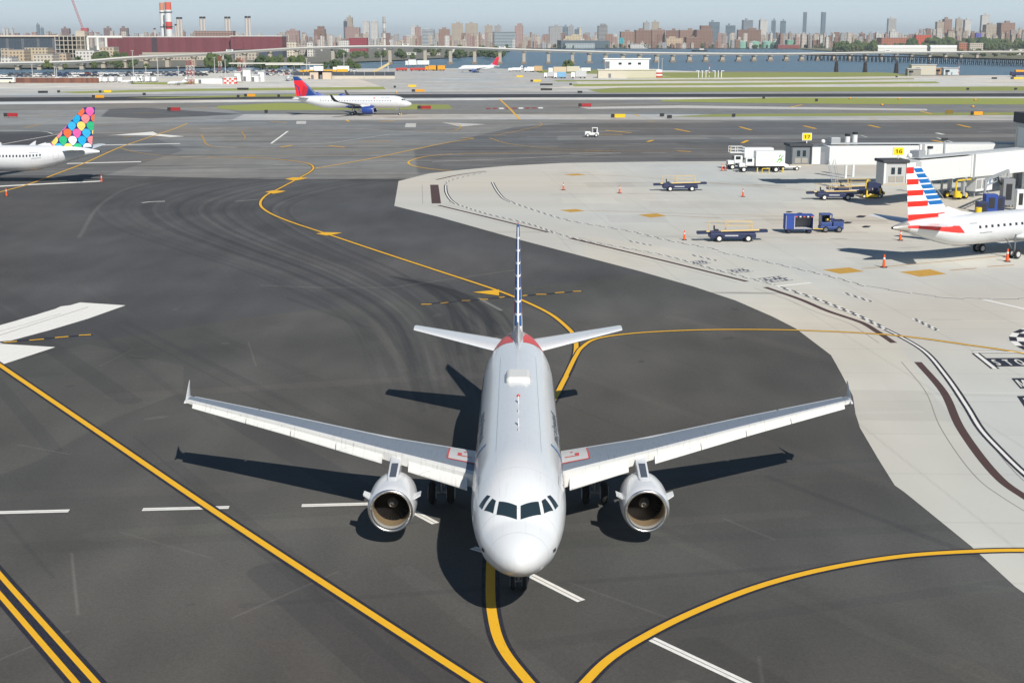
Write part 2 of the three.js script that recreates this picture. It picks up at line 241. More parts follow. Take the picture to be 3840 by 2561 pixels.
// broad white chevrons and amber guard dashes at the left
{
  const w = (a, n) => part(n, (() => { const g = sheet(a, .0085, 1); return g; })(), P.white, asphalt);
  const A = crop(0, 1100, .29775);
  w(A([[-700, 720], [0, 400], [180, 350], [310, 310], [450, 270], [560, 235], [680, 200], [760, 165], [880, 150], [1000, 115], [1575, 152], [1100, 320], [600, 470], [20, 625], [-700, 840]]), 'white_chevron');
  w(A([[-700, 640], [0, 636], [690, 678], [60, 885], [-200, 970], [-700, 1100]]), 'white_chevron');
  part('chevron_joint', ribbon(A([[-300, 625], [0, 525], [500, 365], [1100, 175]]), .1, .0105), P.joint, asphalt); part('chevron_joint', ribbon(A([[-100, 500], [300, 395], [760, 255]]), .07, .0105), P.joint, asphalt);
  for (const q of [[[-140, 630], [-290, 640]], [[35, 618], [205, 606]], [[360, 592], [545, 577]], [[685, 560], [855, 545]], [[985, 530], [1140, 522]]]) line(asphalt, A(q), .3, P.yellow, 'amber_dash', .018, .1);
  part('black_border', ribbon(A([[-300, 640], [1160, 520]]), .5, .0125), P.black, asphalt);
  const B = crop(1500, 780, .39543);
  for (const q of [[[200, 915], [298, 913]], [[385, 905], [455, 895]], [[585, 880], [665, 878]], [[755, 867], [835, 867]], [[940, 850], [990, 845]], [[1160, 835], [1205, 828]], [[1290, 820], [1390, 820]], [[1470, 806], [1560, 800]], [[1640, 792], [1720, 790]]]) line(asphalt, B(q), .3, q[0][0] > 300 && q[0][0] < 700 ? P.yellowOld : P.yellow, 'amber_dash', .018, .08);
  part('black_border', ribbon(B([[190, 915], [940, 852], [1730, 788]]), .42, .0125), P.black, asphalt);
  part('yellow_arrow', sheet(B([[690, 800], [940, 775], [938, 832]]), .026), P.yellow, asphalt);
  for (const [u, v, a] of [[755, 537, 30], [680, 411, 26], [632, 441, 24]]) part('yellow_arrow', sheet(GP([[u - a, v], [u - a * .3, v - 3.5], [u + a, v - 2.5], [u + a * .5, v + 1], [u - a * .2, v + 4]]), .026), P.yellow, asphalt);
}
// older lines farther off
const far = struct('taxiway_centre_lines', ribbon(K6([[2351, 795], [1800, 800]]), .35, .016), P.yellowOld); far.userData.kind = 'structure';
const F = (pts, w = .35, m = P.yellowOld, n = 'faded_yellow_line', y = .016) => line(far, pts, w, m, n, y);
F(K6([[1800, 800], [1560, 825], [1425, 860], [1398, 885], [1450, 912], [1600, 938], [1790, 957]]), .34, P.yellow);
F(K8([[1500, 414], [760, 420], [500, 424]]));
F(K6([[-300, 830], [0, 822], [500, 815], [1000, 795], [1180, 780]]), .3); F(K6([[540, 935], [800, 890], [1100, 835], [1450, 760], [1800, 690], [2000, 660]]), .38, P.yellow, 'faded_yellow_line', .02);
F(K6([[2145, 655], [2250, 690], [2351, 712], [2600, 742], [2900, 765], [3300, 778]])); F(K8([[1400, 402], [1900, 408], [2110, 406]]));
F(K8([[795, 40], [870, 110], [940, 185]]), .6, P.yellow); F(K8([[760, 298], [1000, 248], [1085, 228], [1092, 212], [1070, 203]])); F(K6([[1420, 530], [1700, 510], [1880, 545], [1750, 595], [1600, 590], [1460, 595]]));
F(K5([[-300, 985], [0, 905], [240, 840], [510, 740], [760, 645], [1100, 495], [1390, 395], [1600, 325], [1720, 275]]), .36, P.yellow, 'yellow_line', .02); F(K5([[1100, 500], [1200, 530], [1400, 563], [1700, 585], [2351, 590]]), .3); F(K5([[1290, 612], [1550, 600], [2000, 583]]), .28);
F(K5([[1840, 380], [2010, 495], [2290, 485]])); F(K5([[1850, 378], [2150, 375]]), .25); F(K5([[2220, 350], [2190, 430], [1980, 436]]), .25);
for (const q of [[[220, 315], [365, 286]], [[870, 293], [1030, 290]], [[1650, 333], [1750, 332]], [[1120, 405], [1200, 398]], [[1220, 180], [1480, 176]], [[340, 210], [510, 207]], [[1780, 118], [1900, 130]]]) F(K5(q), .6, P.yellowOld, 'yellow_dash', .022);
for (const q of [[[130, 505], [280, 513]], [[1130, 505], [1280, 492]], [[830, 490], [850, 505]], [[220, 740], [330, 722]], [[665, 725], [810, 742]], [[955, 686], [1235, 686]], [[1890, 655], [2000, 657]], [[380, 438], [430, 438]]]) F(K6(q), .7, P.yellow, 'yellow_dash', .024);
for (const q of [[[1350, 178], [1470, 202]], [[1870, 162], [1965, 188]], [[1130, 282], [1175, 268]], [[1890, 292], [1935, 270]], [[1370, 355], [1480, 362]], [[790, 190], [1000, 210]], [[750, 222], [930, 224]], [[1025, 62], [1065, 74]], [[1140, 118], [1200, 120]]]) F(K4(q), .8, P.yellow, 'yellow_dash', .024);
for (const q of [[[395, 290], [500, 315]], [[970, 283], [1070, 306]], [[1765, 278], [1880, 304]], [[665, 428], [745, 460]], [[1540, 418], [1680, 445]], [[1430, 160], [1535, 182]], [[790, 42], [825, 42]], [[1225, 44], [1260, 44]], [[1910, 54], [1945, 52]], [[280, 122], [380, 102]], [[2010, 188], [2140, 180]], [[985, 226], [1050, 228]]]) F(K9(q), .9, P.yellow, 'yellow_dash', .024);
for (const [q, w] of [[K5([[930, 475], [1650, 462]]), 1.7], [K5([[610, 645], [1290, 628]]), 1.6], [K5([[-200, 868], [25, 852], [930, 806]]), 1.5], [K5([[0, 470], [550, 372]]), .4], [K5([[-100, 340], [380, 350], [480, 372]]), .35], [K5([[1300, 1005], [1400, 995], [1510, 992]]), .4]]) F(q, w, P.white, 'white_line', .012);
part('white_wedge', sheet(K5([[980, 388], [1400, 352], [1440, 372], [1690, 396], [1560, 402], [1380, 386], [1060, 384]]), .013), P.white, far);
for (const [q, w, m] of [[K6([[290, 592], [135, 706]]), .5, P.white], [K6([[140, 716], [600, 706], [900, 668], [1230, 620]]), .35, P.whiteOld], [K8([[320, 482], [900, 460], [1650, 420]]), .35, P.whiteOld], [K6([[290, 575], [900, 568], [1400, 600], [2300, 630]]), .3, P.whiteOld], [K9([[900, 372], [960, 392]]), .4, P.whiteOld], [K9([[1575, 352], [1640, 366]]), 1, P.white], [K9([[1580, 396], [1780, 452]]), .4, P.white]]) F(q, w, m, 'white_line', .012);
for (const q of [[[370, 500], [460, 500], [455, 526], [365, 526]], [[1375, 520], [1470, 520], [1465, 556], [1365, 556]]]) part('white_panel', sheet(K6(q), .013), P.whiteOld, far);
part('runway_edge_band', sheet(GP([[1330, 246], [1560, 242], [2130, 250], [2130, 254], [1560, 248], [1350, 250]]), .011), P.whiteOld, far); part('white_triangle', sheet(K8([[390, 205], [700, 218], [520, 235]]), .012), P.whiteOld, far);
for (let i = 0; i < 9; i++) part('red_marking', sheet(GP([[1115 + i * 15, 248 - i * .2], [1125 + i * 15, 247.6 - i * .2], [1128 + i * 15, 250.5 - i * .2], [1117 + i * 15, 251 - i * .2]]), .013), i % 3 === 2 ? P.white : paintMatRed(), far);
function paintMatRed() { return P.red ??= paintMat(.35, .05, .05, .4, 1.2); }
// markings on the concrete
const brown = (q, w = .6) => line(concrete, q, w, P.brown, 'drain_channel', .012);
const ZQ = pts => G3(pts);
const drains = [[[1628, 693], [1636, 763]], [[1644, 770], [1850, 820], [2056, 871]], [[2137, 893], [2400, 956], [2600, 1005], [2803, 1056]], [[2870, 1077], [3000, 1122], [3107, 1167], [3200, 1198], [3240, 1213], [3290, 1243], [3354, 1286]], [[3444, 1358], [3541, 1471], [3608, 1612], [3756, 1800], [3840, 1860], [4000, 1955], [4300, 2130]], [[1636, 674], [1720, 656], [1822, 642]]];
drains.forEach((q, i) => { brown(ZQ(q), i === 0 ? 1.3 : .52); const p = smooth(ZQ(q), 8); for (const s of [-1, 1]) part('joint_line', ribbon(p, .06, .0105, s * (i === 0 ? 1.9 : 1.15)), P.joint, concrete); });
function zipper(pts, w, seg) {   // two rows of alternating dark and white blocks
  const q = smooth(pts, 40); let acc = 0, k = 0, run = [q[0]]; const A = [], B = [];
  for (let i = 1; i < q.length; i++) { run.push(q[i]); acc += q[i].distanceTo(q[i - 1]); if (acc > seg || i === q.length - 1) { (k % 2 ? A : B).push(ribbon(run, w / 2, .013, w / 4)); (k % 2 ? B : A).push(ribbon(run, w / 2, .013, -w / 4)); k++; acc = 0; run = [q[i]]; } }
  part('road_edge_dark_blocks', A, P.black, concrete); part('road_edge_white_blocks', B, P.white, concrete);
}
const solid = pts => { const q = smooth(pts, 12); part('road_edge_line', ribbon(q, .2, .014), P.white, concrete); for (const s of [-1, 1]) part('black_border', ribbon(q, .16, .013, s * .185), P.black, concrete); };
zipper(G3([[2924, 1076], [3060, 1120], [3220, 1184], [3325, 1236]]), .5, .8); solid(G3([[3325, 1236], [3381, 1264], [3468, 1317], [3548, 1408], [3628, 1525], [3682, 1612], [3756, 1692], [3840, 1773], [3980, 1885], [4300, 2100]]));
zipper(G3([[2088, 876], [2200, 904], [2479, 955], [2688, 1012], [2905, 1068]]), .34, .8); solid(K8([[415, 648], [420, 700], [450, 750], [490, 782]])); zipper(K8([[490, 782], [700, 848], [1000, 920], [1200, 990]]), .4, .8);
zipper(K8([[700, 556], [560, 585], [430, 622], [415, 648]]), .35, 1); solid(K8([[745, 628], [780, 690], [830, 745], [880, 768]])); zipper(K8([[880, 768], [1000, 810], [1300, 900], [1700, 970], [2000, 1040], [2350, 1105]]), .4, 1.1);
zipper(G3([[2690, 944], [2828, 972], [3107, 1035], [3246, 1073]]), .34, 1.1); zipper(G3([[3246, 1073], [3386, 1094], [3525, 1114], [3686, 1121], [3840, 1120], [3960, 1117]]), .36, 2.4); line(concrete, G3([[3680, 1121], [3840, 1158], [3990, 1195]]), .45, P.white, 'white_line', .013);
for (const q of [[[3166, 1098], [3271, 1132]], [[3428, 1195], [3518, 1239]], [[2353, 902], [2444, 921]], [[2590, 955], [2690, 978]]]) zipper(G3([q[0], [(q[0][0] + q[1][0]) / 2, (q[0][1] + q[1][1]) / 2], q[1]]), .42, .6);
line(concrete, G3([[2912, 1074], [3044, 1061]]), .5, P.white, 'white_line', .015);
const blockTex = canvasTex(128, 64, (c, w, h) => { c.fillStyle = 'rgb(60,64,78)'; c.fillRect(0, 0, w, h); c.fillStyle = 'rgb(215,213,206)'; seed = 5; for (let i = 0; i < 5; i++) for (let j = 0; j < 2; j++) { c.fillRect(i * 26 + 4, j * 32 + 5, 9, 23); c.fillRect(i * 26 + 4, j * 32 + (rnd() < .5 ? 5 : 20), 18, 8); if (rnd() < .6) c.fillRect(i * 26 + 15, j * 32 + 5, 8, 23); } });
const quad = (a, b, c, d, y) => { const g = new THREE.BufferGeometry(); g.setAttribute('position', new THREE.Float32BufferAttribute([a, c, b, a, d, c].flatMap(p => [p.x, y, p.z]), 3)); g.setAttribute('uv', new THREE.Float32BufferAttribute([0, 1, 1, 0, 1, 1, 0, 1, 0, 0, 1, 0], 2)); g.setAttribute('normal', new THREE.Float32BufferAttribute([0, 1, 0, 0, 1, 0, 0, 1, 0, 0, 1, 0, 0, 1, 0, 0, 1, 0], 3)); return g; };
const txt = t => new THREE.MeshStandardMaterial({ map: t, roughness: .8, side: THREE.DoubleSide });
for (const [u, v, w, h] of [[2625, 984, 38, 9], [2775, 1015, 48, 9], [2908, 1047, 62, 12]]) { const p = G3([[u - w * 1.05, v - h * .2], [u + w * .35, v - h], [u + w * 1.1, v + h * .3], [u - w * .3, v + h]]); part('road_lettering', quad(...p, .015), txt(blockTex), concrete); }
const word = s => canvasTex(128 * s.length, 128, (c, w, h) => { c.fillStyle = 'rgb(34,38,52)'; c.fillRect(0, 0, w, h); c.fillStyle = 'rgb(214,212,204)'; c.font = 'bold 120px sans-serif'; c.textAlign = 'center'; c.textBaseline = 'middle'; [...s].forEach((ch, i) => c.fillText(ch, 64 + i * 128, 68)); });
part('stop_lettering', quad(...KS([[610, 450], [1160, 446], [1300, 545], [740, 548]]), .015), txt(word('STOP')), concrete);
part('road_lettering', quad(...KS([[925, 686], [1070, 684], [1180, 805], [1030, 808]]), .015), txt(word('M')), concrete); part('road_lettering', quad(...KS([[990, 896], [1140, 892], [1250, 1040], [1090, 1044]]), .015), txt(word('L')), concrete);
line(concrete, KS([[470, 378], [1066, 382], [1500, 386]]), .38, P.white, 'white_line', .02, .1); line(concrete, KS([[505, 392], [735, 575]]), .3, P.white, 'white_line', .019, .16);
{ // chequered circle at the edge
  const A = G(3785, 1267), B = G(3840, 1231), D = G(3840, 1312), ax = A.x, az = A.z, bx = B.x, bz = B.z, cx = D.x, cz = D.z, d = 2 * (ax * (bz - cz) + bx * (cz - az) + cx * (az - bz));
  const ux = ((ax * ax + az * az) * (bz - cz) + (bx * bx + bz * bz) * (cz - az) + (cx * cx + cz * cz) * (az - bz)) / d, uz = ((ax * ax + az * az) * (cx - bx) + (bx * bx + bz * bz) * (ax - cx) + (cx * cx + cz * cz) * (bx - ax)) / d;
  const R = Math.hypot(ax - ux, az - uz), n = 32, A2 = [], B2 = [];
  for (let i = 0; i < n; i++) for (let j = 0; j < 2; j++) { const t0 = i / n * 6.2832, t1 = (i + 1) / n * 6.2832, r0 = R - j * .55, r1 = r0 - .55; (i + j & 1 ? A2 : B2).push(sheet([[ux + r0 * Math.cos(t0), uz + r0 * Math.sin(t0)], [ux + r0 * Math.cos(t1), uz + r0 * Math.sin(t1)], [ux + r1 * Math.cos(t1), uz + r1 * Math.sin(t1)], [ux + r1 * Math.cos(t0), uz + r1 * Math.sin(t0)]], .014)); }
  part('chequered_ring_dark', A2, P.black, concrete); part('chequered_ring_white', B2, P.white, concrete);
}
for (const [u, v, w, h] of [[3164, 1015, 78, 12], [3464, 1024, 88, 14], [2147, 790, 48, 6], [2447, 808, 54, 8], [2155, 655, 44, 4]]) part('stand_panel', sheet(G3([[u - w, v - h * .3], [u + w * .3, v - h], [u + w, v + h * .25], [u - w * .15, v + h]]), .014), P.yellowOld, concrete);
for (const [q, w] of [[[[3232, 1008], [3500, 984], [3740, 962], [3900, 948]], .22], [[[3564, 1014], [3664, 1006]], .3], [[[3704, 1000], [3804, 994]], .3], [[[2194, 789], [2450, 797], [2700, 805], [3000, 812]], .2], [[[2500, 808], [2700, 818]], .22], [[[2200, 654], [2400, 664], [2680, 686], [2950, 700]], .2], [[[2600, 682], [3000, 712], [3160, 730]], .22]]) line(concrete, G3(q), w, P.orange, 'stand_line', .013);
for (const [u, v, s] of [[3110, 822, 1], [3180, 835, .8], [3230, 812, .9], [3250, 850, .8], [2960, 795, .6], [3000, 800, .5]]) part('oil_stain', sheet(G3([[u - 22 * s, v], [u - 5 * s, v - 5 * s], [u + 24 * s, v - 3 * s], [u + 12 * s, v + 4 * s], [u - 12 * s, v + 5 * s]]), .0125), P.black, concrete);
// ---------------------------------------------------------------- airliners
function pchip(xs, ys) {
  const n = xs.length, h = [], d = [], m = new Array(n).fill(0);
  for (let i = 0; i < n - 1; i++) { h[i] = xs[i + 1] - xs[i]; d[i] = (ys[i + 1] - ys[i]) / h[i]; }
  for (let i = 1; i < n - 1; i++) if (d[i - 1] * d[i] > 0) { const a = 2 * h[i] + h[i - 1], b = h[i] + 2 * h[i - 1]; m[i] = (a + b) / (a / d[i - 1] + b / d[i]); }
  m[0] = d[0]; m[n - 1] = d[n - 2];
  return x => { let i = 0; while (i < n - 2 && x > xs[i + 1]) i++; const t = Math.min(1, Math.max(0, (x - xs[i]) / h[i])), t2 = t * t, t3 = t2 * t; return ys[i] * (2 * t3 - 3 * t2 + 1) + h[i] * m[i] * (t3 - 2 * t2 + t) + ys[i + 1] * (3 * t2 - 2 * t3) + h[i] * m[i + 1] * (t3 - t2); };
}
function loft(rings, cap = true, crease = .7) {   // closed loops of equal length joined into a skin
  const n = rings[0].length, pos = [], idx = [];
  rings.forEach(r => r.forEach(p => pos.push(p.x, p.y, p.z)));
  for (let i = 0; i < rings.length - 1; i++) for (let j = 0; j < n; j++) { const a = i * n + j, b = i * n + (j + 1) % n, c = a + n, d = b + n; idx.push(a, c, b, b, c, d); }
  if (cap) for (const i of [0, rings.length - 1]) { const c = pos.length / 3, m = V(0, 0, 0); rings[i].forEach(p => m.add(p)); m.multiplyScalar(1 / n); pos.push(m.x, m.y, m.z); for (let j = 0; j < n; j++) i ? idx.push(c, i * n + j, i * n + (j + 1) % n) : idx.push(c, (j + 1) % n, j); }
  const g = new THREE.BufferGeometry(); g.setAttribute('position', new THREE.Float32BufferAttribute(pos, 3)); g.setAttribute('uv', new THREE.Float32BufferAttribute(pos.flatMap((_, i) => i % 3 ? [] : [pos[i] * .2, (pos[i + 2] + 2.2) * .2]), 2)); g.setIndex(idx);
  if (crease) return plain(toCreasedNormals(g, crease)); g.computeVertexNormals(); return plain(g);
}
const foilY = (x, t) => t / .2 * (.2969 * Math.sqrt(x) - .126 * x - .3516 * x * x + .2843 * x ** 3 - .1015 * x ** 4);
// station: {x, s, y, c, t, tw}: lateral, leading edge aft of the nose, height, chord, thickness, twist; f0..f1 = span of chord used
function foilRing(st, f0, f1, n = 9, o = {}) {
  if (typeof f0 === 'function') f0 = f0(st); if (typeof f1 === 'function') f1 = f1(st);
  const r = []; const add = (f, sg) => { const cam = .02 * 4 * f * (1 - f); let a = f * st.c, b = (cam + sg * foilY(f, st.t)) * st.c; if (o.droop) { const pa = f1 * st.c, dx = a - pa, q = o.droop; a = pa + dx * Math.cos(q) + (b) * Math.sin(q) - o.fwd * st.c; b = b * Math.cos(q) + dx * Math.sin(q) - o.down * st.c; } r.push(V(st.x, st.y + b - a * Math.sin(st.tw || 0), -(st.s + a))); };
  for (let i = 0; i <= n; i++) { const k = f0 + (f1 - f0) * (f0 === 0 ? (i / n) ** 1.7 : i / n); add(k, 1); }
  for (let i = n; i >= (f0 === 0 ? 1 : 0); i--) { const k = f0 + (f1 - f0) * (f0 === 0 ? (i / n) ** 1.7 : i / n); add(k, -1); }
  return r;
}
const lerpSt = (a, b, t) => { const o = {}; for (const k of ['x', 's', 'y', 'c', 't', 'tw']) o[k] = (a[k] || 0) + ((b[k] || 0) - (a[k] || 0)) * t; return o; };
function stAt(sts, x) { let i = 0; while (i < sts.length - 2 && x > sts[i + 1].x) i++; return lerpSt(sts[i], sts[i + 1], (x - sts[i].x) / (sts[i + 1].x - sts[i].x)); }
const mirror = st => ({ ...st, x: -st.x });
function wingPiece(sts, x0, x1, f0, f1, side, o = {}, steps = 6) { const R = []; for (let i = 0; i <= steps; i++) { let st = stAt(sts, x0 + (x1 - x0) * i / steps); if (side < 0) st = mirror(st); R.push(foilRing(st, f0, f1, 9, o)); } return loft(side < 0 ? R.reverse() : R); }
const slatF = st => Math.max(.1, (.82 - .022 * Math.abs(st.x)) / st.c), stubF = st => slatF(st) * .55;
const HERO_NOSE = [...[.00001, .001, .0025, .005, .01, .02, .04].map(s => [s, Math.sqrt(s), 3.04 + Math.sqrt(s), 3.04 - Math.sqrt(s)]), [.1, .33, 3.36, 2.74], [.3, .6, 3.56, 2.54], [.6, .86, 3.75, 2.36], [1, 1.1, 3.93, 2.2], [1.5, 1.33, 4.12, 2.06], [1.85, 1.465, 4.25, 1.985], [2.2, 1.57, 4.56, 1.93], [2.6, 1.675, 4.88, 1.88], [3.1, 1.785, 5.19, 1.83], [3.7, 1.87, 5.46, 1.79], [4.5, 1.935, 5.67, 1.76], [5.5, 1.97, 5.81, 1.735], [6.6, 1.975, 5.87, 1.73]];
const HERO_TAIL = [[-12.3, 1.975, 5.87, 1.73], [-10, 1.965, 5.87, 1.95], [-8, 1.87, 5.86, 2.4], [-6, 1.64, 5.81, 2.98], [-4, 1.28, 5.68, 3.6], [-2.4, .92, 5.48, 4.08], [-1, .55, 5.22, 4.42], [-.25, .34, 5.06, 4.56], [0, .2, 4.95, 4.66]];
function makeFuselage(L, k, belly) {   // k scales the cross-section of the hero
  const st = []; for (const [s, w, t, b] of HERO_NOSE) st.push([s * k, w * k, belly + (t - 1.73) * k, belly + (b - 1.73) * k]); for (const [s, w, t, b] of HERO_TAIL) st.push([L + s * k, w * k, belly + (t - 1.73) * k, belly + (b - 1.73) * k]);
  const xs = st.map(a => a[0]), fw = pchip(xs, st.map(a => a[1])), ft = pchip(xs, st.map(a => a[2])), fb = pchip(xs, st.map(a => a[3]));
  const raw = (s, th) => { const t = ft(s), b = fb(s), c = b + (t - b) * .48, w = fw(s); return V(w * Math.sin(th), c + (Math.cos(th) > 0 ? t - c : c - b) * Math.cos(th), -s); };
  const at = (s, th, off = 0) => { const p = raw(s, th); if (!off) return p; const e = .01, a = raw(s + e, th).sub(raw(Math.max(0, s - e), th)), b = raw(s, th + e).sub(raw(s, th - e)), n = b.cross(a).normalize(); if (n.dot(V(Math.sin(th), Math.cos(th), 0)) < 0) n.negate(); return p.addScaledVector(n, off); };
  const S = [.00001, .0004, .001, .0025, .005, .01, .02, .04, .07, .1, .14, .2, .3, .42, .6, .8, 1, 1.25, 1.5, 1.7, 1.85, 2, 2.2, 2.4, 2.6, 2.85, 3.1, 3.4, 3.7, 4.1, 4.5, 5, 5.5, 6, 6.6].map(x => x * k); const e = L - 12.3 * k, s0 = 6.6 * k; for (let i = 1; i <= 12; i++) S.push(s0 + (e - s0) * i / 12); for (let i = 1; i <= 24; i++) S.push(e + (L - e) * i / 24);
  const N = 48, rings = S.map(s => Array.from({ length: N }, (_, j) => raw(s, j / N * Math.PI * 2)));
  const g = loft(rings, true, 0); return { geo: g, at, ft, fb, fw };
}
function patch(at, q, nu = 4, nv = 4, off = .012) {   // quad of the skin, corners in (s, angle)
  const pos = [], uv = [], idx = [];
  for (let j = 0; j <= nv; j++) for (let i = 0; i <= nu; i++) { const a = i / nu, b = j / nv, s = (q[0][0] * (1 - a) + q[1][0] * a) * (1 - b) + (q[3][0] * (1 - a) + q[2][0] * a) * b, t = (q[0][1] * (1 - a) + q[1][1] * a) * (1 - b) + (q[3][1] * (1 - a) + q[2][1] * a) * b, p = at(s, t, off); pos.push(p.x, p.y, p.z); uv.push(a, 1 - b); }
  for (let j = 0; j < nv; j++) for (let i = 0; i < nu; i++) { const k = j * (nu + 1) + i; idx.push(k, k + nu + 1, k + 1, k + 1, k + nu + 1, k + nu + 2); }
  const g = new THREE.BufferGeometry(); g.setAttribute('position', new THREE.Float32BufferAttribute(pos, 3)); g.setAttribute('uv', new THREE.Float32BufferAttribute(uv, 2)); g.setIndex(idx); g.computeVertexNormals(); return plain(g);
}
const grime = (lines, amp) => { const t = canvasTex(512, 512, (c, w, h) => { c.fillStyle = '#fff'; c.fillRect(0, 0, w, h); seed = 99; for (let i = 0; i < 240; i++) { c.fillStyle = `rgba(120,112,100,${rr(.02, .1) * amp})`; c.fillRect(rr(0, w), rr(0, h), rr(1, 5), rr(10, 90)); } for (let i = 0; i < 200; i++) { c.fillStyle = `rgba(90,84,76,${rr(.03, .2) * amp})`; c.beginPath(); c.arc(rr(0, w), rr(0, h), rr(.5, 2.4), 0, 7); c.fill(); } if (lines) { c.fillStyle = 'rgba(110,115,125,.22)'; for (const y of [0, 210, 400]) c.fillRect(0, y, w, 2); } }); t.wrapS = t.wrapT = THREE.RepeatWrapping; return t; };
const white = new THREE.MeshPhysicalMaterial({ color: C(.67, .685, .7), map: grime(true, .5), roughness: .32, clearcoat: .6, clearcoatRoughness: .12, side: THREE.DoubleSide });
const M = {
  white, grey: mat(.19, .22, .265, .42, 0, { map: grime(true, 1.6) }), slat: mat(.68, .675, .65, .45, 0, { map: grime(true, 1.4) }), metal: mat(.72, .72, .71, .3, 1), steel: mat(.3, .31, .33, .35, .8), tyre: mat(.012, .012, .013, .9), dark: mat(.02, .022, .025, .6), glass: new THREE.MeshPhysicalMaterial({ color: C(.02, .034, .044), roughness: .06, specularIntensity: 1, side: THREE.DoubleSide }),
  liner: mat(.5, .37, .22, .42, .5), fan: mat(.1, .1, .105, .35, .9), hub: mat(.13, .13, .13, .5), red: mat(.62, .045, .035, .4), blue: mat(.012, .05, .26, .35), aablue: mat(.02, .16, .42, .4), seam: mat(.35, .36, .38, .6), lightgrey: mat(.5, .51, .52, .5), cabinWindow: mat(.03, .035, .045, .2), pale: mat(.66, .67, .68, .45)
};
function finTexture(kind) {
  return canvasTex(512, 512, (c, w, h) => {
    if (kind === 'stripes') {   // red and white aft, blue and white forward (left = leading edge side of the box)
      c.fillStyle = '#f4f5f6'; c.fillRect(0, 0, w, h); const n = 8, rh = h * .87 / n;
      for (let i = 0; i < n; i++) { const y = i * rh; if (i % 2 === 0) { c.fillStyle = '#d8271f'; c.fillRect(0, y, w, rh * 1.02); } }
      c.fillStyle = '#f4f5f6'; c.beginPath(); c.moveTo(0, 0); c.lineTo(w * .83, 0); c.lineTo(w * .14, h * .87); c.lineTo(0, h * .87); c.fill();
      const g0 = '#0b5293';
      for (let i = 0; i < 8; i++) { const y = i * rh, b = .87 - (y + rh * .5) / h * .76; c.fillStyle = g0; c.beginPath(); c.moveTo(0, y); c.lineTo(w * b, y); c.lineTo(w * (b - .05), y + rh * .84); c.lineTo(0, y + rh * .84); c.fill(); }
          } else if (kind === 'tail_rows') {
      c.fillStyle = '#f4f5f6'; c.fillRect(0, 0, w, h); const rh = h * .735 / 7;
      for (let i = 0; i < 7; i++) { const y = i * rh, m = .865 - (i / 7) * .36; if (i % 2 === 0) { c.fillStyle = '#dc2a1e'; c.fillRect(w * (m - .01), y, w, rh * 1.0); } c.fillStyle = '#0f66ab'; c.beginPath(); c.moveTo(0, y + rh * .08); c.lineTo(w * (m + .004), y + rh * .08); c.lineTo(w * (m - .045), y + rh * .84); c.lineTo(0, y + rh * .84); c.fill(); }
      c.fillStyle = '#dc2a1e'; c.beginPath(); c.moveTo(w * .17, h * .88); c.lineTo(w, h * .88); c.lineTo(w, h); c.lineTo(w * .06, h); c.fill();
    } else if (kind === 'widget') {
      c.fillStyle = '#123a7a'; c.fillRect(0, 0, w, h); c.fillStyle = '#e01f2d'; c.beginPath(); c.moveTo(w * .62, h * .2); c.lineTo(w, h * .2); c.lineTo(w, h); c.lineTo(w * .52, h); c.lineTo(w * .42, h * .62); c.fill();
      c.fillStyle = '#b3182a'; c.beginPath(); c.moveTo(w * .42, h * .62); c.lineTo(w * .62, h * .45); c.lineTo(w * .7, h); c.lineTo(w * .52, h); c.fill();
      c.strokeStyle = '#123a7a'; c.lineWidth = w * .045; c.beginPath(); c.moveTo(w, h * .38); c.lineTo(w * .8, h * .55); c.lineTo(w * .74, h); c.stroke();
    } else if (kind === 'balloons') {
      c.fillStyle = '#1b2a6b'; c.fillRect(0, 0, w, h); const cols = ['#2fb77c', '#ef6b3c', '#f2d36b', '#e85fa5', '#16a6d8', '#f5f5f7', '#f08a8a', '#37aee0'], order = [0, 1, 2, 3, 5, 1, 4, 5, 0, 4, 3, 2, 5, 2, 4, 3, 5, 7, 2, 5, 0, 1, 7, 6, 4, 2, 3];
      let k = 0; for (let r = 0; r < 7; r++) for (let i = 0; i < 8; i++) { const x = (i + (r % 2 ? .5 : 0)) * w / 5.4 - 16, y = 40 + r * h / 5.4; c.fillStyle = cols[[0, 3, 4, 2, 1, 5, 7, 6][(r * 3 + i * 5 + (r >> 1)) % 8]]; const q = w / 11.4; c.save(); c.translate(x, y); c.scale(.93, 1.12); c.beginPath(); c.arc(0, 0, q, Math.PI * .9, Math.PI * .1); c.quadraticCurveTo(q * .8, q * .75, 0, q * 1.5); c.quadraticCurveTo(-q * .8, q * .75, -q * .95, q * .3); c.fill(); c.strokeStyle = 'rgba(90,40,80,.35)'; c.lineWidth = 3; c.beginPath(); c.arc(0, 4, q * .45, .2, Math.PI - .2); c.stroke(); c.restore(); }
    } else { c.fillStyle = kind; c.fillRect(0, 0, w, h); }
  });
}
const finTex = {}; const finMat = k => finTex[k] ??= new THREE.MeshStandardMaterial({ map: finTexture(k), roughness: .35, side: THREE.DoubleSide });
const titleMat = (s, col, font, w = 1024, h = 128) => new THREE.MeshStandardMaterial({ map: canvasTex(w, h, (c) => { c.clearRect(0, 0, w, h); c.fillStyle = col; c.font = font; c.textAlign = 'center'; c.textBaseline = 'middle'; c.fillText(s, w / 2, h / 2); }), transparent: true, roughness: .4, side: THREE.DoubleSide });
function wheel(r, w, x, z, parent, y0 = 0) { const g = part('wheel', axle(r * .56, w * 1.04, x, y0 + r, z, 16), M.lightgrey, parent); const t = new THREE.TorusGeometry(r - w * .42, w * .46, 10, 24).rotateY(Math.PI / 2).translate(x, y0 + r, z); part('tyre', [t, axle(r * .72, w * .7, x, y0 + r, z, 20)], M.tyre, g); return g; }
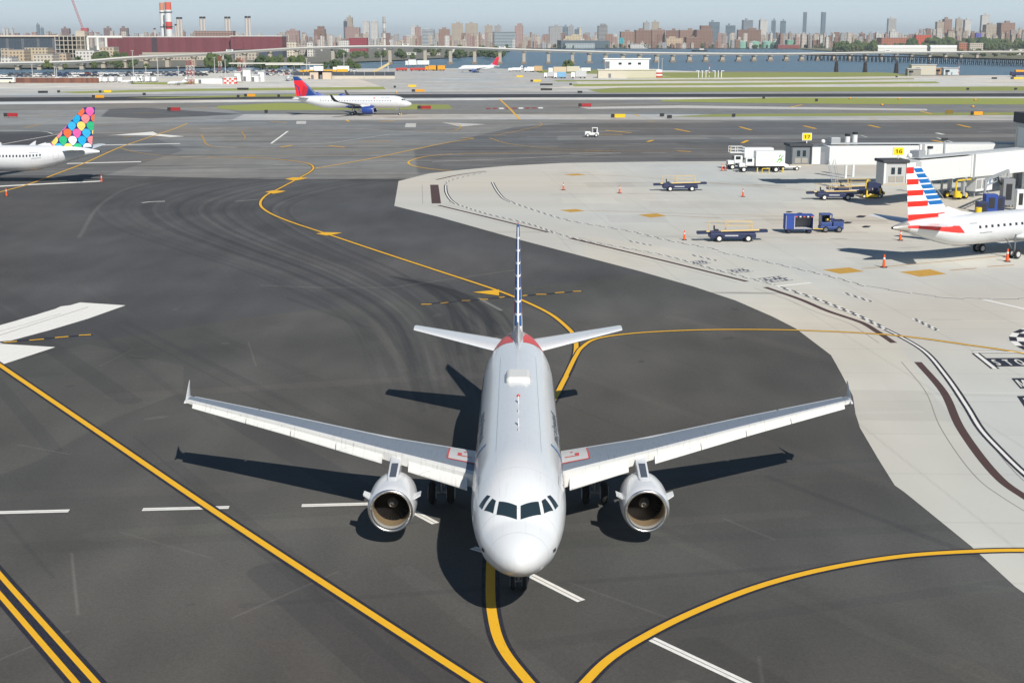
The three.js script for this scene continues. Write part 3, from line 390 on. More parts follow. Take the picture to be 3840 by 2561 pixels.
function airliner(o) {
  const root = thing('airliner', o.label, 'airliner', o.pos, o.turn);
  const k = o.k, L = o.L, B = o.belly, F = makeFuselage(L, k, B); root.userData.fus = undefined;
  const fus = part('fuselage', F.geo, o.skin || M.white, root), W = o.wing, detail = o.detail;
  for (const side of [1, -1]) {
    const tip = W[W.length - 1].x, r0 = W[0].x, fx = W[1].x;
    const wg = part('wing', wingPiece(W, r0, tip, o.slats ? slatF : 0, .84, side, {}, 12), o.wingMat || M.grey, root);
    part('flap', wingPiece(W, r0 + .2, fx - .06, .843, 1, side), o.flapMat || M.pale, wg); part('flap', wingPiece(W, fx, tip * .78, .843, 1, side), o.flapMat || M.pale, wg); part('aileron', wingPiece(W, tip * .785, tip * .99, .843, 1, side), o.flapMat || M.pale, wg);
    if (o.slats) part('leading_edge', wingPiece(W, r0, tip, stubF, slatF, side, {}, 12), M.slat, wg);
    if (o.slats) for (const [a, b] of o.slats) part('slat', wingPiece(W, a, b, 0, slatF, side, { droop: .36, fwd: .012, down: .004 }), M.slat, wg);
    else part('leading_edge', wingPiece(W, r0 + .1, tip, -.0, .1, side), M.slat, wg).scale.set(1, 1.0, 1);
    if (o.fence) { const t = W[W.length - 1], y = t.y - t.c * .4 * Math.sin(t.tw || 0), s = t.s, x0 = t.x; const sh = (a, b) => { const q = (x, h, s0, s1, th) => { const R = []; for (let i = 0; i <= 8; i++) { const f = i / 8; R.push(V(side * (x + th * Math.sin(Math.PI * f)), h, -(s0 + (s1 - s0) * f))); } for (let i = 7; i > 0; i--) { const f = i / 8; R.push(V(side * (x - th * Math.sin(Math.PI * f)), h, -(s0 + (s1 - s0) * f))); } return R; }; return loft([q(x0 + .13, a, s + 1.5, s + 1.72, .015), q(x0 + .12, (a + b) / 2 + (a > b ? .1 : -.1), s + 1.05, s + 1.62, .03), q(x0 + .1, b, s + .35, s + 1.55, .07)]); };
      part('wingtip_fence', [sh(y + .8, y + .02), sh(y - .5, y - .06), loft([foilRing({ ...t, x: side * x0 }, 0, 1), foilRing({ ...t, x: side * (x0 + .09), c: t.c * 1.0, t: .1 }, 0, 1)])], M.white, wg); }
    if (o.winglet) { const t = W[W.length - 1]; const a = { ...t, x: side * t.x }, b = { ...t, x: side * (t.x + .9), s: t.s + .9, y: t.y + .7, c: t.c * .75 }, c = { ...t, x: side * (t.x + 1.3), s: t.s + 1.9, y: t.y + 2.0, c: t.c * .35 }; part('winglet', loft([a, b, c].map(q => foilRing(q, 0, 1))), o.wingletMat || M.white, wg); }
    if (o.noStep) { const t0 = stAt(W, 2.05), t1 = stAt(W, 3.35), pt = (f, st) => { const cam = .08 * f * (1 - f), a = f * st.c; return V(side * st.x, st.y + (cam + foilY(f, st.t)) * st.c - a * Math.sin(st.tw || 0) + .012, -(st.s + a)); };
      const strip = (x0, x1, f0, f1, up) => { const pos = [], idx = [], n = 6; for (let j = 0; j <= 3; j++) for (let i = 0; i <= n; i++) { const p = pt(f0 + (f1 - f0) * i / n, stAt(W, x0 + (x1 - x0) * j / 3)); pos.push(p.x, p.y + up, p.z); } for (let j = 0; j < 3; j++) for (let i = 0; i < n; i++) { const q = j * (n + 1) + i; idx.push(q, q + 1, q + n + 1, q + 1, q + n + 2, q + n + 1); } const g = new THREE.BufferGeometry(); g.setAttribute('position', new THREE.Float32BufferAttribute(pos, 3)); g.setIndex(idx); g.computeVertexNormals(); return plain(g); };
      const pl = part('walkway_panel', strip(1.9, 3.3, .28, .82, 0), M.slat, wg); part('red_border', strip(3.3, 3.38, .27, .8, .003), M.red, pl); part('red_border', strip(1.9, 3.3, .265, .285, .003), M.red, pl); part('red_arrow', [strip(2.2, 2.9, .42, .45, .006), strip(2.7, 2.9, .45, .55, .007)], M.red, pl); part('red_arrow_dot', strip(2.5, 2.62, .6, .66, .006), M.red, pl); }
    // engine
    const E = o.engine; if (E) { const x = side * E.x, R = E.r, s = E.s, y = E.y;
      const lathe = (p, m, n, par, seg = 40) => { const g = new THREE.LatheGeometry(p.map(q => new THREE.Vector2(q[0] * R, q[1] * R)), seg).rotateX(-Math.PI / 2).translate(x, y, -s); return part(n, plain(g), m, par); };
      const nac = lathe([[.985, .06], [1.025, .2], [1.06, .45], [1.085, .9], [1.09, 1.5], [1.06, 2.1], [.97, 2.75], [.88, 3.05], [.86, 3.05], [.87, 2.2], [.88, 1.5]], E.mat || M.white, 'engine_nacelle', root);
      lathe([[.985, .06], [.965, .015], [.925, -.015], [.885, 0], [.85, .05], [.83, .1]], M.metal, 'intake_lip', nac);
      lathe([[.83, .1], [.815, .2], [.81, .36]], E.duct || mat(.5, .5, .48, .4, .3), 'intake_duct', nac); lathe([[.81, .36], [.82, .5], [.86, 1.25]], M.liner, 'acoustic_liner', nac);
      const bl = []; for (let i = 0; i < 36; i++) { const a = i / 36 * 6.2832, g = new THREE.PlaneGeometry(.13 * R, .62 * R, 1, 3); g.rotateY(.75); g.translate(0, .54 * R, 0); g.rotateZ(a); g.translate(x, y, -(s + 1.27 * R)); bl.push(plain(g)); }
      part('fan', bl, M.fan, nac); part('fan_back', new THREE.CircleGeometry(.86 * R, 32).translate(x, y, -(s + 1.4 * R)), M.dark, nac);
      lathe([[.0, .91], [.07, .95], [.16, 1.07], [.24, 1.23], [.25, 1.35]], M.hub, 'spinner', nac, 24); if (detail) { const sw = []; for (let i = 0; i < 9; i++) { const a = i * .42 + .6; sw.push(box(.05, .05, .012, x + Math.cos(a) * (.05 + i * .009) * R, y + Math.sin(a) * (.05 + i * .009) * R, -(s + (.915 + i * .012) * R))); } part('spiral_mark', sw, M.slat, nac); }
      lathe([[.62, 2.4], [.6, 3.2], [.48, 3.9], [.42, 3.9]], M.steel, 'exhaust_nozzle', nac, 24); lathe([[.36, 3.5], [.26, 4.1], [.03, 4.7]], M.steel, 'exhaust_cone', nac, 20);
      if (detail) for (const q of [-1, 1]) part('nacelle_strake', loft([0, .5, 1].map(t => { const a = q * 1.2, r = R * 1.02 + t * .36, cx = x + Math.sin(a) * r, cy = y + Math.cos(a) * r, s0 = s + .55 + t * .25; return [V(cx, cy + .02, -s0), V(cx, cy + .02, -(s + 1.35)), V(cx, cy - .05, -(s + 1.35)), V(cx, cy - .05, -s0)]; })), M.white, nac);
      const st = stAt(W, E.x), yt = y + R * 1.06; const py = [[s + R * .95, yt - .25, yt + .02, .16], [s + R * 1.3, yt - .3, yt + .1, .24], [st.s - .3, yt - .3, st.y + .02, .25], [st.s + .6, st.y - .3, st.y + .14, .25], [st.s + st.c * .5, st.y - .5, st.y - .1, .2]].map(([ss, b, t, w]) => [V(x - w, b, -ss), V(x - w, t - .03, -ss), V(x - w * .8, t, -ss), V(x + w * .8, t, -ss), V(x + w, t - .03, -ss), V(x + w, b, -ss)]);
      const pyl = part('pylon', loft(py), M.white, root); if (detail) part('pylon_cap', loft(py.slice(1, 3).map(r => [V(r[2].x + .04, r[2].y + .006, r[2].z), V(r[2].x + .04, r[2].y + .012, r[2].z), V(r[3].x - .04, r[3].y + .012, r[3].z), V(r[3].x - .04, r[3].y + .006, r[3].z)])), M.steel, pyl); }
    // tailplane
    const S = o.stab, sb = part('tailplane', wingPiece(S, S[0].x, S[1].x, 0, .7, side), o.stabMat || M.white, root); part('elevator', wingPiece(S, S[0].x, S[1].x * .99, .705, 1, side), o.stabMat || M.white, sb);
    // main gear
    const g = o.gear; const mg = part('main_gear', [bar(V(side * g.x, g.r, -g.s), V(side * g.x, B + 1.1, -g.s), .11 * k, 10), bar(V(side * g.x, g.r + .2, -g.s), V(side * (g.x - 1.5), B + .7, -g.s), .06, 8), bar(V(side * (g.x - .5), g.r, -g.s), V(side * (g.x + .5), g.r, -g.s), .09, 8)], M.steel, root);
    for (const q of [-1, 1]) wheel(g.r, g.w, side * g.x + q * g.t, -g.s, mg);
  }
  const g = o.gear; const ng = part('nose_gear', [bar(V(0, g.nr, -g.ns), V(0, B + .6, -g.ns - .1), .075, 10), bar(V(0, g.nr + .4, -g.ns), V(0, B + .4, -g.ns - 1.1), .045, 8), bar(V(-.25, g.nr, -g.ns), V(.25, g.nr, -g.ns), .06, 8)], M.steel, root); for (const q of [-1, 1]) wheel(g.nr, g.nw, q * .25, -g.ns, ng); for (const q of [-1, 1]) part('taxi_light', cyl(.09, .07, .06, .12 * q, g.nr + .75, -g.ns + .14, 12), M.metal, ng);
  for (const q of [-1, 1]) part('gear_door', box(.025, .4 * k, 1.1 * k, q * .42 * k, B - .12 * k, -g.ns - .7), M.white, root);
  // fin
  const f = o.fin, fs = [[f.y0, f.s0, f.e0, f.t0], [f.y1, f.s1, f.e1, f.t1]]; const FR = []; const smin = f.s0, smax = f.e1;
  const ring = (y, a, b, t) => { const r = []; for (let i = 0; i <= 10; i++) { const u = (i / 10) ** 1.5; r.push(V(foilY(u, t) * (b - a), y, -(a + (b - a) * u))); } for (let i = 9; i > 0; i--) { const u = (i / 10) ** 1.5; r.push(V(-foilY(u, t) * (b - a), y, -(a + (b - a) * u))); } return r; };
  for (let i = 0; i <= 10; i++) { const t = i / 10; FR.push(ring(f.y0 + (f.y1 - f.y0) * t, f.s0 + (f.s1 - f.s0) * t, f.e0 + (f.e1 - f.e0) * t, f.t0 + (f.t1 - f.t0) * t)); }
  FR.push(ring(f.y1 + .07, f.s1 + .35, f.e1 - .1, f.t1 * .5)); const fg = loft(FR), fp = fg.attributes.position, fu = fg.attributes.uv; for (let i = 0; i < fp.count; i++) fu.setXY(i, (-fp.getZ(i) - smin) / (smax - smin), (fp.getY(i) - f.y0) / (f.y1 - f.y0));
  const fin = part('tail_fin', fg, finMat(f.tex), root); if (f.edge) { const le = []; for (let i = 0; i <= 10; i++) { const t = i / 10, y = f.y0 + (f.y1 - f.y0) * t, a = f.s0 + (f.s1 - f.s0) * t, b = f.e0 + (f.e1 - f.e0) * t, th = f.t0 + (f.t1 - f.t0) * t, c = b - a, r = []; for (const [u, sg] of [[.0042, 1], [.002, 1], [.0008, 1], [0, 0], [.0008, -1], [.002, -1], [.0042, -1]]) r.push(V(sg * (foilY(u, th) * c + .008), y, -(a + c * u - .012))); le.push(r); } part('fin_leading_edge', loft(le), M.slat, fin); }
  if (f.fillet) part('fin_fillet', loft([[f.fillet, .04, -.1], [f.fillet + (f.s0 - f.fillet) * .6, .1, .3], [f.s0 + .6, .2, (f.slope || 1.05)], [f.s0 + 2.2, .3, .5]].map(([s, w, h]) => { const y = F.ft(s) - .25; return [V(-w * 1.6, y, -s), V(-w, y + .25 + h * .4, -s), V(0, y + .25 + h, -s), V(w, y + .25 + h * .4, -s), V(w * 1.6, y, -s)]; })), f.filletMat || M.white, fin);
  part('tail_cone_exhaust', cyl(.16 * k, .16 * k, .1, 0, 0, 0, 16).rotateX(Math.PI / 2).translate(0, B + (4.8 - 1.73) * k, -L - .02), M.dark, root);
  // belly fairing
  const a0 = W[0].s - .9, a1 = W[0].s + W[0].c + 1.2; part('belly_fairing', loft([[a0, .2, .1], [a0 + .8, .85, .75], [(a0 + a1) / 2, 1, 1], [a1 - 1.2, .9, .8], [a1, .2, .1]].map(([s, w, h]) => Array.from({ length: 20 }, (_, j) => { const t = j / 20 * 6.2832; return V(Math.cos(t) * F.fw(s) * (.75 + .32 * w), B + .75 * k + Math.sin(t) * (.45 + .5 * h) * k, -s); })), true, 0), o.bellyMat || M.white, root);
  // cockpit glazing
  const ck = o.cockpit || [[[1.83, .03], [1.83, .5], [2.2, .46], [2.2, .03]]];
  for (const q of ck) for (const side of [1, -1]) part('cockpit_window', patch(F.at, q.map(([s, t]) => [s * k, t * side]), 5, 5, .014), M.glass, root);
  // cabin windows and titles
  if (o.windows) for (const side of o.windows.sides || [1, -1]) for (let s = o.windows.from; s < o.windows.to; s += o.windows.step || .53) { if (o.windows.skip && o.windows.skip.some(([a, b]) => s > a && s < b)) continue; part('cabin_window', patch(F.at, [[s, side * 1.22], [s + (o.windows.w || .24) * k, side * 1.22], [s + (o.windows.w || .24) * k, side * 1.39], [s, side * 1.39]], 1, 2, .012), M.cabinWindow, root); }
  if (o.extra) o.extra(F, root, fin);
  return root;
}
const WING = [[1.3, 10.5, 6.5, 2.55, .15, .05], [2, 10.9, 6.1, 2.68, .15, .045], [6.4, 13.14, 3.9, 3.26, .13, .03], [11.5, 15.75, 2.7, 3.9, .115, .02], [16.85, 18.45, 1.5, 4.5, .11, .0]].map(([x, s, c, y, t, tw]) => ({ x, s, c, y, t, tw }));
const wingScaled = (q, sr, y0) => WING.map(w => ({ x: w.x * q, s: sr + (w.s - 10.5) * q, c: w.c * q, y: y0 + (w.y - 2.55) * q, t: w.t, tw: w.tw }));
const STAB = [{ x: .7, s: 27.75, y: 4.95, c: 3.9, t: .1, tw: 0 }, { x: 6.22, s: 31.55, y: 5.55, c: 1.5, t: .09, tw: 0 }];
const stabScaled = (q, s0, y0) => STAB.map(a => ({ ...a, x: a.x * q, s: s0 + (a.s - 27.75) * q, y: y0 + (a.y - 4.95) * q, c: a.c * q }));
const COCKPIT = [[[1.83, .048], [2.18, .59], [2.61, .48], [2.3, .044]], [[2.29, .675], [2.7, .93], [2.89, .64], [2.7, .555]], [[2.84, .985], [3.2, 1.065], [3.24, .765], [3.05, .68]]];
// ------- the airliner in front
airliner({
  label: 'large white twin-engine airliner facing the viewer on dark asphalt', pos: [.259, 0, -49.7], turn: -.0031, detail: true, L: 33.84, k: 1, belly: 1.73,
  wing: WING, slats: [[2.35, 5.15], [6.45, 8.75], [8.79, 11.1], [11.14, 13.5], [13.54, 16.5]], fence: true, noStep: true,
  engine: { x: 5.75, s: 9.75, y: 1.8, r: 1.02 }, stab: STAB, gear: { x: 3.8, s: 16.11, r: .57, w: .4, t: .46, ns: 5.07, nr: .38, nw: .22 },
  fin: { y0: 5.6, y1: 11.72, s0: 27.2, s1: 31.6, e0: 32.6, e1: 33.5, t0: .105, t1: .095, tex: 'stripes', fillet: 24.8, edge: true }, cockpit: COCKPIT,
  windows: { from: 5.6, to: 26.4, skip: [[12.6, 13.2]] },
  extra(F, root, fin) {
    for (const sd of [1, -1]) {
      part('red_tail_band', patch(F.at, [[26.9, sd * .16], [30.4, sd * .25], [30.9, sd * 1.5], [27.9, sd * 1.5]], 8, 10, .012), M.red, root);
      part('title', patch(F.at, [[sd > 0 ? 15.9 : 9.9, sd * .86], [sd > 0 ? 9.9 : 15.9, sd * .86], [sd > 0 ? 9.9 : 15.9, sd * 1.2], [sd > 0 ? 15.9 : 9.9, sd * 1.2]], 10, 4, .013), titleMat('American', '#4b5a66', 'bold 118px sans-serif', 640, 128), root);
      part('blue_flash', patch(F.at, [[8.65, sd * .8], [8.9, sd * .8], [9.55, sd * 1.36], [9.3, sd * 1.36]], 4, 6, .014), M.aablue, root); part('red_flash', patch(F.at, [[9.2, sd * 1.36], [9.35, sd * 1.36], [9.4, sd * 1.5], [9.28, sd * 1.5]], 3, 4, .014), M.red, root);
      for (const [a, b] of [[4.6, 5.4], [23.9, 24.7]]) for (const q of [[[a, .98], [a + .03, .98], [a + .03, 1.8], [a, 1.8]], [[b, .98], [b + .03, .98], [b + .03, 1.8], [b, 1.8]], [[a, .98], [b, .98], [b, 1.0], [a, 1.0]]]) part('door_seam', patch(F.at, q.map(([s, t]) => [s, t * sd]), 2, 6, .01), M.seam, root);
      part('air_data_probe', patch(F.at, [[1.5, sd * 1.5], [1.75, sd * 1.5], [1.75, sd * 1.62], [1.5, sd * 1.62]], 1, 1, .03), M.dark, root);
      part('skin_seam', patch(F.at, [[6.4, sd * .5], [24, sd * .5], [24, sd * .508], [6.4, sd * .508]], 20, 1, .008), M.seam, root);
    }
    part('radome_seam', patch(F.at, [[1.1, -.9], [1.115, -.9], [1.115, .9], [1.1, .9]], 1, 40, .006), mat(.5, .52, .55, .5), root);
    part('satellite_dome', new RoundedBoxGeometry(1.26, .5, 2.0, 8, .24).translate(0, 5.84, -18.5), M.slat, root);
    part('beacon', new THREE.SphereGeometry(.085, 12, 8).translate(0, 5.9, -14.6), M.red, root);
    for (const [s, h] of [[13.3, .3], [11.7, .12], [9.4, .32], [8.6, .1]]) part('blade_antenna', loft([[5.84, 0, .34], [5.87 + h, .16, .32]].map(([y, a, b]) => [V(-.02, y, -s - a), V(.02, y, -s - a), V(.012, y, -s - b), V(-.012, y, -s - b)])), M.lightgrey, root);
  }
});
// ------- other airliners
const finFor = (L, k, belly, tex, extra = {}) => ({ y0: belly + (5.6 - 1.73) * k, y1: belly + 9.99 * k, s0: L - 6.64 * k, s1: L - 2.24 * k, e0: L - 1.24 * k, e1: L - .34 * k, t0: .105, t1: .095, tex, fillet: L - 9 * k, ...extra });
airliner({
  label: 'white airliner with balloon patterned tail fin leaving the frame at the left edge', pos: [-103.2, 0, -223], turn: -Math.PI / 2, L: 37.57, k: 1, belly: 1.73, wing: wingScaled(1, 12.1, 2.55), fence: true,
  engine: { x: 5.75, s: 11.4, y: 1.8, r: 1.02 }, stab: stabScaled(1, 31.5, 4.95), gear: { x: 3.8, s: 17.7, r: .57, w: .4, t: .46, ns: 5.07, nr: .38, nw: .22 }, fin: finFor(37.57, 1, 1.73, 'balloons', { s0: 29.2, fillet: 27.6, slope: .3, filletMat: M.white }), windows: { from: 20, to: 28.9, step: .53, sides: [1, -1] },
  extra(F, root) {
    for (const sd of [1, -1]) {
      for (const q of [[[30.6, .95], [30.64, .95], [30.64, 1.85], [30.6, 1.85]], [[31.4, .95], [31.44, .95], [31.44, 1.85], [31.4, 1.85]], [[30.6, 1.85], [31.44, 1.85], [31.44, 1.87], [30.6, 1.87]]]) part('door_seam', patch(F.at, q.map(([s, t]) => [s, t * sd]), 2, 6, .012), M.seam, root);
      part('title', patch(F.at, [[26.4, sd * 1.0], [28.8, sd * 1.0], [28.8, sd * 1.12], [26.4, sd * 1.12]].map(([s, t]) => [s, t]), 4, 2, .013), titleMat('jetBlue', '#8a93a6', 'bold 90px sans-serif', 512, 110), root);
      part('registration', patch(F.at, [[27.2, sd * 1.5], [28.8, sd * 1.5], [28.8, sd * 1.56], [27.2, sd * 1.56]], 3, 2, .013), M.seam, root);
    }
    for (const s of [21.5, 28.6]) part('blade_antenna', loft([[5.84, 0, .5], [6.3, .25, .45]].map(([y, a, b]) => [V(-.03, y, -s - a), V(.03, y, -s - a), V(.02, y, -s - b), V(-.02, y, -s - b)])), M.lightgrey, root);
  }
});
airliner({
  label: 'white airliner with blue and red tail taxiing sideways on the far taxiway', pos: [-29.9, 0, -420], turn: Math.PI / 2, L: 35.4, k: .9, belly: 2.0, wing: wingScaled(.97, 11.9, 2.75), winglet: true, wingletMat: M.dark, bellyMat: M.blue,
  engine: { x: 5.7, s: 10.9, y: 1.72, r: 1.06, mat: M.blue }, stab: stabScaled(.9, 29.8, 4.95), gear: { x: 3.4, s: 17.3, r: .52, w: .36, t: .42, ns: 3.6, nr: .36, nw: .22 },
  fin: finFor(35.4, .93, 1.95, 'widget', { s0: 27.4, fillet: 24.6, filletMat: M.blue }), windows: { from: 6, to: 27, step: .8, sides: [-1, 1] },
  cockpit: [[[2.0, .03], [2.1, .62], [2.5, .5], [2.35, .03]], [[2.25, .7], [3.1, 1.1], [3.3, .85], [2.7, .58]]],
  extra(F, root) {
    for (const sd of [1, -1]) { const a = sd > 0 ? 5.4 : 10, b = sd > 0 ? 10 : 5.4; part('title', patch(F.at, [[b, sd * .72], [a, sd * .72], [a, sd * 1.0], [b, sd * 1.0]], 6, 3, .014), titleMat('DELTA', '#7f8590', 'bold 104px sans-serif', 560, 110), root); part('red_emblem', patch(F.at, [[10.8, sd * .78], [11.1, sd * .78], [11.35, sd * .98], [10.55, sd * .98]], 2, 2, .014), M.red, root); }
    part('antenna_dome', new THREE.SphereGeometry(1, 20, 10, 0, 6.2832, 0, 1.5708).scale(.5, .62, 1.1).translate(0, 5.68, -20.6), M.blue, root);
    part('wheel_chock', box(.5, .5, .8, .9, .25, -3.5), mat(.7, .5, .05, .6), root);
  }
});
airliner({
  label: 'white regional airliner with red, white and blue striped tail parked at the gate', pos: [66.1, 0, -154.4], turn: Math.PI / 2 + .5, L: 31.7, k: .79, belly: 1.45, wing: wingScaled(.72, 9.6, 2.2),
  engine: { x: 4.3, s: 9.6, y: 1.5, r: .82 }, stab: stabScaled(.85, 25.6, 4.0), stabMat: M.white, gear: { x: 2.4, s: 16.7, r: .48, w: .32, t: .38, ns: 3.4, nr: .3, nw: .18 },
  fin: { y0: 4.45, y1: 9.8, s0: 23.6, s1: 28.3, e0: 29.6, e1: 30.3, t0: .1, t1: .09, tex: 'tail_rows', fillet: 20.2, slope: .9 }, windows: { from: 5, to: 21.5, step: .88, w: .42 },
  extra(F, root) {
    for (const sd of [1, -1]) { part('red_tail_band', patch(F.at, [[23.9, sd * 1.15], [30.2, sd * 1.15], [30.2, sd * 1.62], [23.2, sd * 1.62]], 8, 5, .012), M.red, root); part('registration', patch(F.at, [[21.4, sd * 1.62], [18.9, sd * 1.62], [18.9, sd * 1.74], [21.4, sd * 1.74]], 3, 2, .014), titleMat('N409YX', '#5b6672', 'bold 100px sans-serif', 512, 120), root); part('small_title', patch(F.at, [[22.4, sd * 1.0], [21.3, sd * 1.0], [21.3, sd * 1.08], [22.4, sd * 1.08]], 3, 2, .014), M.seam, root); }
    part('tail_cone_metal', loft([[29.9, 1.012], [30.6, 1.02], [31.3, 1.03], [31.69, 1.04]].map(([s, q]) => Array.from({ length: 24 }, (_, j) => { const p = F.at(s, j / 24 * 6.2832), c = (F.ft(s) + F.fb(s)) / 2; return V(p.x * q, c + (p.y - c) * q, p.z); }))), mat(.6, .57, .52, .3, .6), root);
  }
});
// ------- ground vehicles
const navy = mat(.018, .028, .085, .5), blueCloth = mat(.02, .06, .3, .7), tan = mat(.68, .5, .22, .6), hubW = mat(.72, .72, .7, .5), yell = mat(.8, .55, .02, .5), orange = mat(.78, .1, .015, .6), truckW = mat(.78, .79, .78, .45), glassD = M.glass, cloth = mat(.2, .2, .2, .8);
function roadWheel(r, w, x, z, parent, hub = hubW) { const t = part('wheel', new THREE.CylinderGeometry(r, r, w, 18).rotateX(Math.PI / 2).translate(x, r, z), M.tyre, parent); part('hub', new THREE.CylinderGeometry(r * .58, r * .58, w * 1.08, 14).rotateX(Math.PI / 2).translate(x, r, z), hub, t); }
function beltLoader(label, pos, turn) {
  const o = thing('belt_loader', label, 'belt loader', pos, turn, 'belt loaders on the stand');
  part('chassis', [rbox(5.2, .55, 1.9, 0, .68, 0, .08), rbox(1.2, .5, .7, -2.0, 1.0, .55, .06)], navy, o);
  const c = part('conveyor', [beam(V(-4, .95, 0), V(4, 1.15, 0), .85, .28)], navy, o); part('belt', beam(V(-3.95, 1.105, 0), V(3.95, 1.305, 0), .66, .02), M.dark, c);
  part('side_rail', beam(V(-3, 1.16, .5), V(3, 1.31, .5), .07, .16), tan, o);
  for (const [x0, x1, z, y] of [[-.6, 2.2, .5, 1.27], [-.6, 2.2, -.5, 1.27], [-2.6, -.7, -.5, 1.2]]) part('handrail', [bar(V(x0, y, z), V(x0, y + .95, z), .035), bar(V(x1, y, z), V(x1, y + .95, z), .035), bar(V(x0, y + .95, z), V(x1, y + .95, z), .035), bar(V(x0, y + .5, z), V(x1, y + .5, z), .025)], tan, o);
  part('stripe_panel', rbox(1.5, .14, .03, -.2, .72, .968, .01), M.lightgrey, o); part('driver_seat', [rbox(.5, .15, .5, -1.9, 1.35, .6), rbox(.12, .5, .5, -2.15, 1.6, .6)], M.dark, o);
  for (const x of [-1.6, 1.7]) for (const z of [-.95, .95]) roadWheel(.4, .26, x, z, o); return o;
}
const at3 = (u, v) => { const p = G(u, v); return [p.x, 0, p.z]; };
beltLoader('tan-railed belt loader standing alone in front of the blue baggage cart', at3(2745, 903), .02);
beltLoader('tan-railed belt loader standing alone farther off behind two orange cones', at3(2550, 715), .03);
beltLoader('navy belt loader nearest the viewer in the cluster under gate 16', at3(3130, 748), -.02); beltLoader('second navy belt loader behind in the cluster under gate 16', at3(3200, 728), .12);
{ const t = thing('baggage_tug', 'yellow and navy baggage tug beside the jet bridge of gate 16', 'tug', at3(3275, 738), .2); part('body', [rbox(2.6, .6, 1.4, 0, .65, 0, .1), rbox(.9, .5, 1.3, .7, 1.1, 0, .1)], navy, t); part('roll_frame', [box(.1, 2, .1, -.9, 1.5, .6), box(.1, 2, .1, -.9, 1.5, -.6), box(.1, .1, 1.3, -.9, 2.5, 0)], yell, t); part('bumper', rbox(.25, .45, 1.4, 1.4, .55, 0, .05), yell, t); for (const x of [-.8, .85]) for (const z of [-.7, .7]) roadWheel(.36, .25, x, z, t); }
{ const t = thing('yellow_lift', 'yellow lift frame standing in the cluster of belt loaders', 'lift', at3(3252, 742), 0); part('mast', [box(.18, 2.7, .18, 0, 1.35, 0), box(.14, 2.4, .14, 1.9, 1.3, 0)], yell, t); part('base', rbox(2.8, .3, 1.2, .6, .3, 0), yell, t); part('platform', rbox(1.9, .9, 1.0, .95, 1.9, 0), navy, t); for (const x of [-.5, 1.7]) for (const z of [-.5, .5]) roadWheel(.3, .2, x, z, t); }
{ // baggage cart and tractor
  const c = thing('baggage_cart', 'blue curtain-sided baggage cart with an open side, behind the tractor', 'baggage cart', at3(2994, 873), -.02);
  part('deck', rbox(3.3, .16, 1.7, 0, .5, 0, .04), navy, c); part('roof', rbox(3.35, .1, 1.75, 0, 2.15, 0, .04), blueCloth, c); part('end_curtain', rbox(.07, 1.55, 1.66, 1.62, 1.36, 0, .02), blueCloth, c); part('end_curtain', rbox(.07, 1.55, 1.66, -1.62, 1.36, 0, .02), blueCloth, c); part('back_curtain', rbox(3.2, 1.5, .05, 0, 1.34, -.82, .02), cloth, c);
  part('side_curtain', rbox(1.0, 1.55, .05, -1.12, 1.34, .84, .02), blueCloth, c); for (const [x, z] of [[-1.6, .83], [1.6, .83], [-1.6, -.83], [1.6, -.83], [-.6, .83]]) part('post', box(.07, 1.6, .07, x, 1.35, z), M.lightgrey, c); part('floor_mat', box(3.1, .02, 1.5, 0, .59, 0), M.pale, c);
  for (let i = 0; i < 5; i++) part('valance_tag', box(.22, .16, .02, -.4 + i * .45, 2.02, .885), i % 2 ? M.slat : mat(.55, .1, .1, .6), c); part('tow_bar', bar(V(1.65, .5, 0), V(2.9, .45, 0), .05), yell, c); for (const x of [-1.2, 1.2]) for (const z of [-.65, .65]) roadWheel(.26, .18, x, z, c, navy);
  const t = thing('baggage_tractor', 'small blue baggage tractor with cab and open bed towing the cart', 'tractor', at3(3116, 869), 0), bl = mat(.03, .065, .23, .45);
  part('body', [rbox(2.8, .35, 1.4, 0, .55, 0, .08), rbox(1.25, .6, 1.4, .75, .98, 0, .06)], bl, t); part('bed_wall', [box(1.3, .16, .06, .72, 1.35, .67), box(1.3, .16, .06, .72, 1.35, -.67), box(.06, .16, 1.4, 1.38, 1.35, 0)], navy, t); part('cab', [rbox(1.35, .5, 1.38, -.66, .95, 0, .08), rbox(1.4, .14, 1.42, -.66, 2.12, 0, .06), box(.1, 1, .1, -1.28, 1.65, .62), box(.1, 1, .1, -.05, 1.65, .62), box(.1, 1, .1, -1.28, 1.65, -.62), box(.1, 1, .1, -.05, 1.65, -.62)], bl, t);
  part('window', [box(1.1, .85, .03, -.66, 1.62, -.64)], M.glass, t); part('windshield', box(.03, .85, 1.1, -1.3, 1.62, 0), M.glass, t); part('driver_seat', [rbox(.5, .6, .5, -.5, 1.3, 0), rbox(.16, .55, .5, -.3, 1.7, 0)], M.dark, t); part('placard', box(.2, .2, .02, -.55, 1.55, .66), yell, t); for (const x of [-.75, .85]) for (const z of [-.66, .66]) roadWheel(.36, .26, x, z, t, M.steel);
}
